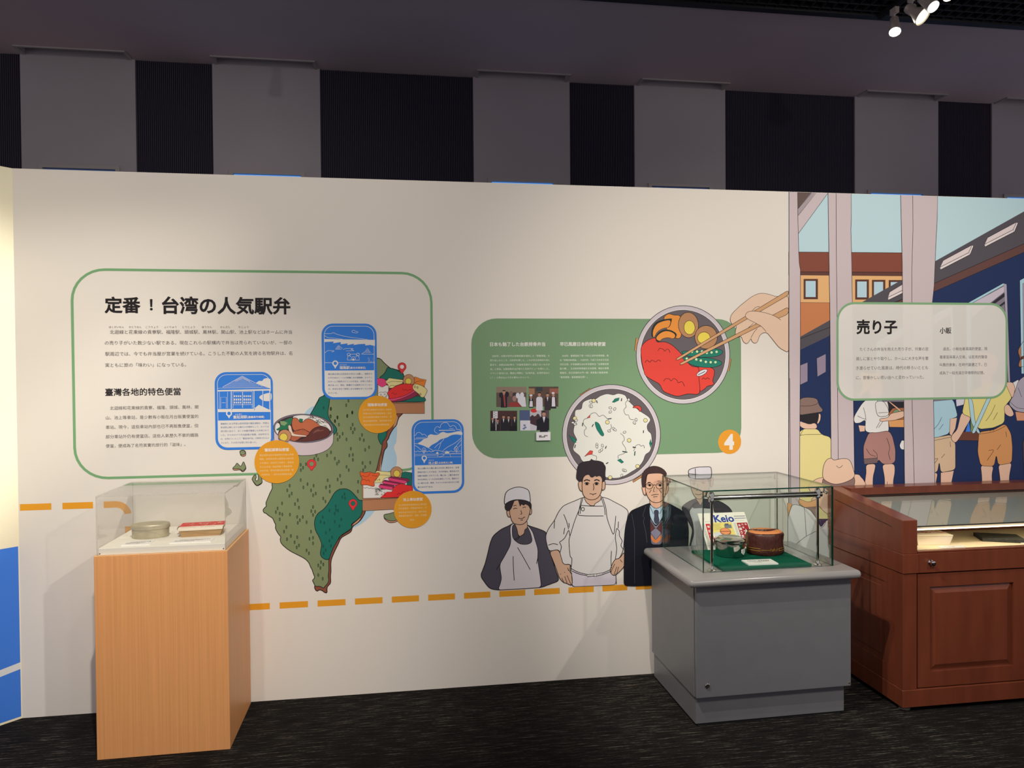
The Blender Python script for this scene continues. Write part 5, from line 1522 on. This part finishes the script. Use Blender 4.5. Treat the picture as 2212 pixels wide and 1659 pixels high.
# ---- grey display case
GC = (1.564, -.31)
ga = R(.86)
gc = thing('display_case', 'grey lacquered display case with a rounded overhanging top slab', 'display case', (GC[0], GC[1], 0), ga)
MB().box(-.352, .342, -.242, .262, .012, .13).build('plinth', m_grey, gc)
MB().box(-.34, .33, -.235, .25, 0, .013).build('base_glide', m_black, gc)
MB().box(-.361, .36, -.247, .268, .13, .614, .002, 1).build('body', m_grey, gc)
MB().box(-.358, .361, -.267, -.2485, .131, .611, .003, 2).build('front_panel', m_grey, gc)
MB().box(-.402, .392, -.306, .278, .612, .65, .0185, 6).build('top_slab', m_slab, gc, 60)
lk = MB().lathe([(.0001, 0), (.0105, 0), (.0105, .004), (.0085, .0055), (.0001, .0055)], (-.31, -.267, .184), 20, q=Vector((0, -1, 0)).to_track_quat('Z', 'Y')).build('lock', m_chrome, gc, 30)
MB().box(-.3112, -.3088, -.2729, -.2726, .178, .19).build('keyhole', m_black, lk)
MB().lathe([(.0001, 0), (.004, 0), (.0035, .002), (.0001, .003)], (.352, -.267, .146), 12, q=Vector((0, -1, 0)).to_track_quat('Z', 'Y')).build('screw', mat('brass', (210, 170, 100), .3, metal=1), gc, 30)

HZ = .6505
hd = thing('glass_hood', 'green-edged glass hood standing on the grey display case', 'glass hood', (GC[0], GC[1], HZ), ga)
G = [m_glass, m_glass_edge]
hx0, hx1, hy0, hy1, hh = -.302, .312, -.213, .27, .35
pane(hx0, hx1, hy0, hy0+.006, 0, hh, 'front_pane', G, hd)
pane(hx0, hx1, hy1-.006, hy1, 0, hh, 'back_pane', G, hd)
pane(hx0, hx0+.006, hy0+.006, hy1-.006, 0, hh, 'side_pane', G, hd)
pane(hx1-.006, hx1, hy0+.006, hy1-.006, 0, hh, 'side_pane', G, hd)
pane(hx0, hx1, hy0, hy1, hh, hh+.006, 'top_pane', G, hd)
for x, y, sx, sy in ((hx0+.028, hy0+.028, 1, 1), (hx1-.028, hy0+.028, -1, 1), (hx0+.028, hy1-.028, 1, -1), (hx1-.028, hy1-.028, -1, -1)):
    mb = MB()
    mb.tube((x, y, hh-.004), (x, y, hh-.022), .004, n=10)
    mb.tube((x, y, hh-.02), (x-sx*.02, y, hh-.028), .0035, n=10)
    mb.tube((x, y, hh-.02), (x, y-sy*.02, hh-.028), .0035, n=10)
    mb.lathe([(.0001, -.007), (.0055, -.004), (.0055, .004), (.0001, .007)], (x, y, hh-.022), 12)
    mb.build('corner_clip', m_chrome, hd, 50)
st = hd      # chrome rail fixed inside the hood
for x in (-.252, .25):
    po = MB().tube((x, -.19, 0), (x, -.19, .318), .0058, n=16).build('post', m_chrome, st, 40)
    MB().lathe([(.0001, 0), (.018, 0), (.018, .004), (.009, .008), (.008, .02), (.0058, .024)], (x, -.19, 0), 20).build('foot', m_chrome, po, 40)
    MB().lathe([(.0001, .3), (.0125, .302), (.013, .335), (.009, .345), (.0001, .347)], (x, -.19, 0), 20).build('cap', m_chrome, po, 40)
MB().tube((-.258, -.19, .319), (.268, -.19, .319), .0125, n=24).build('rail', m_chrome, st, 40)

mt = MB().box(-.209, .214, -.178, .155, 0, .011, .001, 1).build('green_mat', m_green_mat)
mt.location = (GC[0]+.0, GC[1]-.025, HZ)
mt.rotation_euler = (0, 0, ga)
tag(mt, 'dark green felt board under the steel lunch pot and brown bag', 'mat')
ZM = HZ+.0112
pot = thing('lunch_pot', 'round polished steel lunch pot with a domed lid and side latches', 'lunch pot', (1.493, -.3, ZM), R(-10))
MB().lathe([(.058, 0), (.063, .002), (.0655, .008), (.067, .062), (.0705, .064), (.0705, .068), (.067, .07)], n=56).build('pot_body', m_steel, pot, 35)
MB().lathe([(.066, .0705), (.0715, .071), (.072, .0745), (.0695, .077), (.058, .083), (.052, .0855), (.05, .0845), (.0001, .0845)], n=56).build('lid', m_steel, pot, 35)
for s in (-1, 1):
    mb = MB()
    mb.box(s*.0685-.004, s*.0685+.004, -.008, .008, .052, .078, .0015, 1)
    mb.box(s*.0745-.003, s*.0745+.003, -.006, .006, .046, .06, .001, 1)
    mb.build('latch', m_steel, pot)
mb = MB()
rings = []
for i in range(7):
    a_ = R(-58+i*5.2)
    rings.append([(.0688*math.cos(a_), .0688*math.sin(a_), z) for z in (.012+abs(i-3)*.004, .04)])
for p, q in zip(rings, rings[1:]):
    mb.face([p[0], q[0], q[1], p[1]])
sk = mb.build('paper_sticker', m_card, pot)
mb = MB()
for k, z in enumerate((.034, .028, .022)):
    for i in range(1, 5-k):
        a0, a1 = R(-58+i*5.2+2), R(-58+i*5.2+6)
        mb.face([(.0691*math.cos(a0), .0691*math.sin(a0), z), (.0691*math.cos(a1), .0691*math.sin(a1), z), (.0691*math.cos(a1), .0691*math.sin(a1), z+.0018), (.0691*math.cos(a0), .0691*math.sin(a0), z+.0018)])
mb.build('sticker_print', m_ink, sk)
bag = thing('cloth_bag', 'brown nylon oval lunch bag with orange top and gold band', 'bag', (1.672, -.29, ZM), R(-6))
wobf = lambda a, j: .026*math.sin(3*a+j*1.5)+.018*math.sin(7*a+j*2.1)+.01*math.sin(13*a-j)
MB().lathe([(.9, 0), (.97, .004), (.985, .02), (.97, .045), (1.0, .07), (.985, .09), (.96, .098), (.9, .102), (.8, .101), (.78, .097)], n=48, sx=.088, sy=.07, wob=wobf).build('bag_body', m_bag, bag, 70)
mb = MB()
mb.lathe([(.9, .1), (.84, .107), (.7, .1085), (.4, .106), (.001, .105)], n=48, sx=.088, sy=.07, wob=lambda a, j: .018*math.sin(3*a+9.1))
ol = mb.build('orange_top', m_orange, bag, 70)
mb = MB()
prev = None
for i in range(19):
    x = -.078+i*.0083
    y = .004+.012*math.cos(i*.33)
    z = .1095-.00012*(i-9)**2*.35
    prof = [(x, y-.006, z-.003), (x, y-.003, z+.003), (x, y+.004, z+.003), (x, y+.007, z-.003)]
    if prev:
        for k in range(3):
            mb.face([prev[k], prof[k], prof[k+1], prev[k+1]])
    prev = prof
mb.build('zip_strip', m_bag, bag, 60)
mb = MB()
def ring_pt(a, z, r=1.0):
    k = (.988+.018*math.sin(3*a+2.6)*.8)*r
    return (.0905*k*math.cos(a), .0722*k*math.sin(a), z)
for (a0, a1, z0, z1) in ((-165, -120, .024, .026), (-165, -120, .034, .036), (-118, -92, .028, .0295), (-62, -25, .024, .026), (-62, -25, .034, .036), (-62, -60, .024, .036), (-27, -25, .024, .036)):
    n = max(2, int((a1-a0)/4))
    for i in range(n):
        p, q = R(a0+(a1-a0)*i/n), R(a0+(a1-a0)*(i+1)/n)
        mb.face([ring_pt(p, z0), ring_pt(q, z0), ring_pt(q, z1), ring_pt(p, z1)])
rnd = random.Random(4)
for i in range(13):
    p = R(-92+i*2.1)
    q = p+R(rnd.uniform(.5, 1.0))
    z0 = rnd.uniform(.022, .03)
    mb.face([ring_pt(p, z0), ring_pt(q, z0), ring_pt(q+R(rnd.uniform(-1, 1)), z0+rnd.uniform(.006, .013)), ring_pt(p+R(rnd.uniform(-1, 1)), z0+rnd.uniform(.006, .013))])
mb.build('gold_band', m_gold, bag)

# ---- newspaper leaning at the back of the hood
NP = Vector((1.556, -.192, ZM))
npw, nph = .245, .2
lean = math.atan2(.13, .15)
npr = thing('newspaper', 'folded newspaper with a blue headline leaning behind the steel pot', 'newspaper', NP, R(-1))
def on_page(u, v, y):
    """u, v metres across and up the page; y lifts off the sheet towards the viewer"""
    return (u, v*math.sin(lean)-y*math.cos(lean), v*math.cos(lean)+y*math.sin(lean))
mb = MB()
for k_ in range(2):
    q = [on_page(u, v, -.0015*k_) for u, v in ((-npw/2, 0), (npw/2, 0), (npw/2, nph), (-npw/2, nph))]
    q2 = [on_page(u, v, -.0015*k_-.001) for u, v in ((-npw/2, 0), (npw/2, 0), (npw/2, nph), (-npw/2, nph))]
    mb.face(q); mb.face(q2[::-1])
    for i_ in range(4):
        j_ = (i_+1) % 4
        mb.face([q[i_], q2[i_], q2[j_], q[j_]])
mb.build('paper_sheet', mat('newsprint', (240, 236, 226), .8), npr)
mb = MB()
mb.prism([(.012, 0), (.11, 0), (.11, .004), (.02, .004)], 0, -.03, .03)
mb.prism([(.1, .0), (.106, .0), (.122, .125), (.116, .125)], 0, -.03, .03)
mb.build('easel', mat('clear_easel', (200, 205, 205), .3), npr)
LIT = (.75, .7, .65)
a = Art('page_print', npr, 0, PX, fr=on_page)
def U(u): return (u-.5)*npw
def V(v): return (1-v)*nph
def R4(u0, v0, u1, v1, m, up=True):
    a.wall([(U(u0), V(v1)), (U(u1), V(v1)), (U(u1), V(v0)), (U(u0), V(v0))], m, up)
HB, RD = P(36, 56, 128), P(186, 36, 40)
a.put_text('Keio', U(.31), U(.73), V(.155), HB, .03, 3)
a.put_text('Y', U(.07), U(.12), V(.16), P(214, 96, 96), 0, 2)
for i_ in range(16):
    R4(.75+(i_ % 8)*.03, .1+(i_//8)*.06, .75+(i_ % 8)*.03+.02, .13+(i_//8)*.06, P(110, 106, 120), False)
for i_ in range(40):
    R4(.1+i_*.021, .235, .1+i_*.021+.012, .245, P(130, 124, 124), False)
R4(.22, .27, .66, 1, P(238, 212, 120))
R4(.1, .3, .19, .8, RD)
for ch, v in (('懐', .38), ('旧', .5), ('便', .62), ('当', .74)):
    a.put_text(ch, U(.12), U(.175), V(v), P(244, 238, 230), .02, 1)
R4(.76, .3, .985, .95, P(150, 30, 40))
for ch, v in (('全', .37), ('国', .47), ('う', .57), ('ま', .67), ('い', .77), ('も', .87)):
    a.put_text(ch, U(.775), U(.83), V(v), P(244, 238, 230), .03, 1)
for ch, u0, u1, v in (('元', .85, .89, .35), ('祖', .85, .89, .43), ('特', .92, .96, .35), ('大', .85, .97, .55), ('会', .85, .97, .7)):
    a.put_text(ch, U(u0), U(u1), V(v), P(244, 238, 230), .02, 1)
R4(.48, .34, .63, .44, P(110, 110, 112))
R4(.5, .31, .58, .36, P(80, 82, 90))
for i_ in range(6):
    R4(.25, .31+i_*.03, .25+.17-(i_ % 3)*.02, .318+i_*.03, P(150, 130, 90), False)
def EL(cu, cv, ru_, rv_, m):
    a.wall([(U(cu)+ru_*npw*math.cos(6.28318*i_/28), V(cv)+rv_*nph*math.sin(6.28318*i_/28)) for i_ in range(28)], m)
EL(.47, .53, .115, .105, P(140, 70, 44))
EL(.47, .52, .1, .085, P(224, 140, 92))
R4(.37, .515, .57, .53, P(110, 50, 40))
EL(.3, .63, .08, .1, P(190, 186, 190))
R4(.56, .65, .66, 1, P(216, 146, 84))
for i_ in range(24):
    R4(.69, .3+i_*.028, .69+.05, .312+i_*.028, P(160, 152, 150), False)
    R4(.03, .3+i_*.028, .03+.05, .312+i_*.028, P(160, 152, 150), False)
a.build()
cp = thing('caption_card', 'white caption card on the green felt board before the bag', 'caption card', (1.562, -.455, ZM), R(-2))
MB().box(-.069, .069, -.038, .038, 0, .006).build('card', m_card, cp)
ink_lines(cp, 'caption_print', [(-.05, -.005, .012, .009), (.0, .055, .012, .011), (-.045, -.015, 0, .006), (-.01, .045, 0, .008), (-.03, .005, -.014, .007)], .0063, seed=21)

# ---- mahogany sloping cabinet
RX0, RX1 = 2.165, 3.965
rc = thing('wooden_showcase', 'reddish-brown varnished showcase with panelled doors and flat glass top', 'showcase', (RX0, -.59, 0))
Wd = RX1-RX0
def raised(mb, u0, u1, v0, v1, place, d=.012, bev=.03, g=.006):
    """raised-and-fielded panel in an opening: place(u, v, depth) gives the point"""
    o = [(u0, v0), (u1, v0), (u1, v1), (u0, v1)]
    i1 = [(u0+g, v0+g), (u1-g, v0+g), (u1-g, v1-g), (u0+g, v1-g)]
    i2 = [(u0+bev, v0+bev), (u1-bev, v0+bev), (u1-bev, v1-bev), (u0+bev, v1-bev)]
    L = [[place(*p, 0) for p in o], [place(*p, d) for p in o], [place(*p, d) for p in i1], [place(*p, .002) for p in i2]]
    for a, b_ in zip(L, L[1:]):
        for k in range(4):
            mb.face([a[k], a[(k+1) % 4], b_[(k+1) % 4], b_[k]])
    mb.face(L[-1])
def frame_face(mb, u0, u1, v0, v1, a0, a1, b0, b1, place):
    O = [(u0, v0), (u1, v0), (u1, v1), (u0, v1)]
    I = [(a0, b0), (a1, b0), (a1, b1), (a0, b1)]
    for k in range(4):
        j = (k+1) % 4
        mb.face([place(*O[k], 0), place(*O[j], 0), place(*I[j], 0), place(*I[k], 0)])
    D = .024
    for k in range(4):
        j = (k+1) % 4
        mb.face([place(*O[k], 0), place(*O[j], 0), place(*O[j], D), place(*O[k], D)])
    mb.face([place(*p, D) for p in O])
# local: x along the case, y depth from the front (0) to the wall (.585)
MB().box(.03, Wd-.03, .03, .565, .1, .7).build('carcass', m_mah, rc)
mb = MB()
mb.box(0, Wd, 0, .58, .022, .1, .002, 1)
mb.build('base_moulding', m_mah, rc)
for x in (.04, Wd/2, Wd-.04):
    for y in (.045, .52):
        ft = MB().lathe([(.0001, 0), (.024, 0), (.024, .008), (.012, .012), (.008, .023), (.0001, .023)], (x, y, 0), 20).build('foot', m_rubber, rc, 40)
for x in (.004, Wd-.072):
    MB().box(x, x+.068, .004, .56, .1, .617, .0015, 1).build('corner_post', m_mah, rc)
nd = 3
dw = (Wd-.152)/nd
for i in range(nd):
    x0, x1 = .076+i*dw+.0015, .076+(i+1)*dw-.0015
    mb = MB()
    pl = lambda u, v, d: (u, .007+d, v)
    frame_face(mb, x0, x1, .105, .613, x0+.06, x1-.067, .173, .553, pl)
    dr = mb.build('door', m_mah, rc)
    mb = MB()
    raised(mb, x0+.06, x1-.067, .173, .553, pl)
    mb.build('raised_panel', m_mah, dr)
# side panel on the left end
mb = MB()
pls = lambda u, v, d: (.001+d, u, v)
frame_face(mb, .07, .52, .102, .614, .126, .452, .18, .553, pls)
sp = mb.build('side_panel', m_mah, rc)
mb = MB()
raised(mb, .126, .452, .18, .553, pls)
mb.build('raised_panel', m_mah, sp)
mb = MB()
mb.box(0, .078, -.002, .07, .619, .706, .002, 1)
mb.box(0, .03, .07, .57, .619, .706, .0015, 1)
mb.build('rail_block', m_mah, rc)
rl = MB().box(.0785, Wd-.0785, 0, .03, .619, .706, .0015, 1).build('front_rail', m_mah, rc)
q = Vector((0, -1, 0)).to_track_quat('Z', 'Y')
kb = MB().lathe([(.0001, 0), (.0125, 0), (.0125, .003), (.0085, .005), (.0085, .013), (.0105, .014), (.0105, .021), (.006, .022), (.0001, .022)], (.135, 0, .664), 24, q=q).build('lock_knob', m_chrome, rl, 30)
MB().lathe([(.0001, .022), (.004, .022), (.004, .024), (.0001, .024)], (.135, 0, .664), 12, q=q).build('key_barrel', m_black, kb)
MB().box(Wd-.078, Wd, -.002, .57, .619, .706, .002, 1).build('rail_block', m_mah, rc)
mb = MB()
mb.box(.075, Wd-.075, .004, .026, .706, .716, .003, 2)
mb.build('front_bead', m_mah, rc)
slope = lambda y: .855+y*.112
for x in (0, Wd-.072):
    mb = MB().prism([(.0, .706), (.575, .706), (.575, slope(.575)), (0, .855)], 0, x, x+.072)
    ck = mb.build('end_cheek', m_mah, rc)
    bv = ck.modifiers.new('bevel', 'BEVEL'); bv.width = .002; bv.segments = 1
    if x == 0:
        MB().prism([(.075, .8145-.0012), (.51, .8625-.0012), (.51, .8625+.0012), (.075, .8145+.0012)], 0, -.0006, .001).build('groove', m_mah_dark, ck)
mb = MB()
mb.box(.072, Wd-.072, .485, .575, .884, .921, .002, 1)
mb.box(.072, Wd-.072, .5, .575, .7, .886)
mb.build('back_rail', m_mah, rc)
MB().box(.072, Wd-.072, .34, .36, .716, .843).build('inner_back', m_mah, rc)
MB().box(.072, Wd-.072, .026, .34, .705, .7165).build('lining_board', m_cream, rc)
mb = MB().prism([(.03, .816), (.49, .877), (.49, .883), (.03, .822)], 0, .073, Wd-.073)
mx = max(f.calc_area() for f in mb.bm.faces)
for f in mb.bm.faces:
    f.material_index = 0 if f.calc_area() > .5*mx else 1
mb.build('top_pane', [glass('case_top_glass', 1.5, (.93, .95, .94)), m_black], rc)
pane(.073, Wd-.073, .026, .031, .7165, .81, 'front_pane', [m_acryl, m_acryl_edge], rc)
MB().box(.073, Wd-.073, .022, .036, .8105, .8155).build('pane_channel', m_cream, rc)
MB().prism([(.04, .8075), (.49, .8665), (.49, .8715), (.04, .8125)], 0, .074, Wd-.074).build('frosted_shade', mat('frosted_panel', (176, 178, 172), .6), rc)
MB().box(.09, Wd-.09, .04, .06, .8, .8065).build('light_strip', mat('warm_tube', (255, 236, 200), .5, emit=((255, 232, 190), 5)), rc)

ZR = .7168
b2 = thing('lunch_box', 'cream lunch box with red brush print inside the wooden showcase', 'lunch box', (2.395, -.45, ZR), R(-9))
lunch_box(b2, .165, .12, .044, .8, 8, False)
mb = MB().face([(-.0715, -.0520, .0005), (.0715, -.0520, .0005), (.0825, -.0605, .0435), (-.0825, -.0605, .0435)])
mb.build('front_paper', m_paperw, b2)
bk = thing('black_book', 'flat charcoal-black book lying on the cream showcase lining', 'book', (2.765, -.455, ZR), R(-24))
MB().box(-.09, .09, -.062, .062, 0, .017, .002, 2).build('cover', mat('charcoal_cloth', (58, 60, 56), .75, noise=((60, 200, 60), .3), bump=((150, 150, 150), .2)), bk)
MB().box(-.088, .091, -.06, .0625, .003, .014).build('page_block', mat('old_pages', (90, 86, 76), .8), bk)
for x, y, w_, lab in ((2.44, -.545, .12, 'thin white caption card in front of the red-printed lunch box'), (2.86, -.55, .12, 'thin white caption card in front of the black book')):
    cp = thing('caption_card', lab, 'caption card', (x, y, ZR), 0, 'captions in the showcase')
    MB().box(-w_/2, w_/2, -.016, .016, 0, .003).build('card', m_card, cp)
    ink_lines(cp, 'caption_print', [(-w_*.3, w_*.42, .001, .006), (-w_*.15, w_*.1, -.01, .006)], .0033, seed=int(x*100))

# ---- spotlights on the ceiling track
trk = thing('light_track', 'black ceiling track carrying the row of white spotlights', 'track', (3.19, .2, ZC-.008))
MB().box(-.018, .018, -1.3, .82, -.028, 0).build('rail', m_black, trk)
MB().box(-.01, .01, -1.3, .82, -.031, -.027).build('slot', m_dark, trk)
def spotlight(label, mount, aim, lens_rgb, strength, length=.13, r0=.026, r1=.037, flare=False):
    sl = thing('spotlight', label, 'spotlight', mount, 0, 'white track spotlights')
    MB().box(-.014, .014, -.03, .03, -.04, 0, .003, 2).build('adaptor', m_lampw, sl)
    MB().tube((0, 0, -.04), (0, 0, -.085), .006, n=12).build('stem', m_lampw, sl)
    d = Vector(aim).normalized()
    q = d.to_track_quat('Z', 'Y')
    c = Vector((0, 0, -.1))
    mb = MB()
    if flare:
        pf = [(.0001, -.045), (.026, -.043), (.03, -.03), (.03, .02), (.052, .065), (.058, .085), (.056, .088), (.05, .08), (.0001, .078)]
    else:
        pf = [(.0001, -.05), (r0*.8, -.05), (r0, -.042), (r0*1.08, .0), (r1*.98, .06), (r1, length*.62), (r1*.93, length*.64), (r1*.88, length*.56), (.0001, length*.56)]
    mb.lathe(pf, c, 28, q=q)
    bo = mb.build('housing', m_lampw, sl, 35)
    rr, zz = (.049, .0815) if flare else (r1*.87, length*.585)
    MB().lathe([(.0001, zz-.001), (rr, zz-.001), (rr*.97, zz+.001), (.0001, zz+.003)], c, 28, q=q).build(
        'lens', mat('lens_%d_%d' % (lens_rgb[2], int(strength)), lens_rgb, .3, emit=(lens_rgb, strength)), bo, 40)
    mb = MB()
    side = q @ Vector((0, 1, 0))
    for s in (-1, 1):
        mb.tube(c+side*s*r0*.7+Vector((0, 0, .022)), c+side*s*r0*1.15, .004, n=8)
    mb.tube(Vector((0, 0, -.075)), c+side*r0*.9+Vector((0, 0, .02)), .004, n=8)
    mb.tube(Vector((0, 0, -.075)), c-side*r0*.9+Vector((0, 0, .02)), .004, n=8)
    mb.build('yoke', m_lampw, sl)
    return sl
ZT = ZC-.036
spotlight('leftmost glaring white spotlight of the row on the track', (3.19, .87, ZT), (-.22, -.35, -.75), (255, 250, 235), 40)
spotlight('flared white spotlight with a wide pale yellow lens', (3.19, .7, ZT), (.35, -.55, -.62), (250, 250, 205), 3, flare=True)
spotlight('white spotlight with a bluish-white lens next to the flared one', (3.19, .58, ZT), (.1, -.6, -.7), (240, 246, 255), 6, r0=.03, r1=.038)
spotlight('spotlight cut off by the top edge at the right end of the row', (3.19, .43, ZT), (.0, -.5, -.75), (255, 244, 215), 12)
spotlight('single spotlight showing only its lit lens at the top edge', (-.04, .62, ZT-.02), (.05, -.3, -.85), (255, 250, 235), 25)

bpy.data.objects.remove(_fo)
bpy.data.curves.remove(_fc)
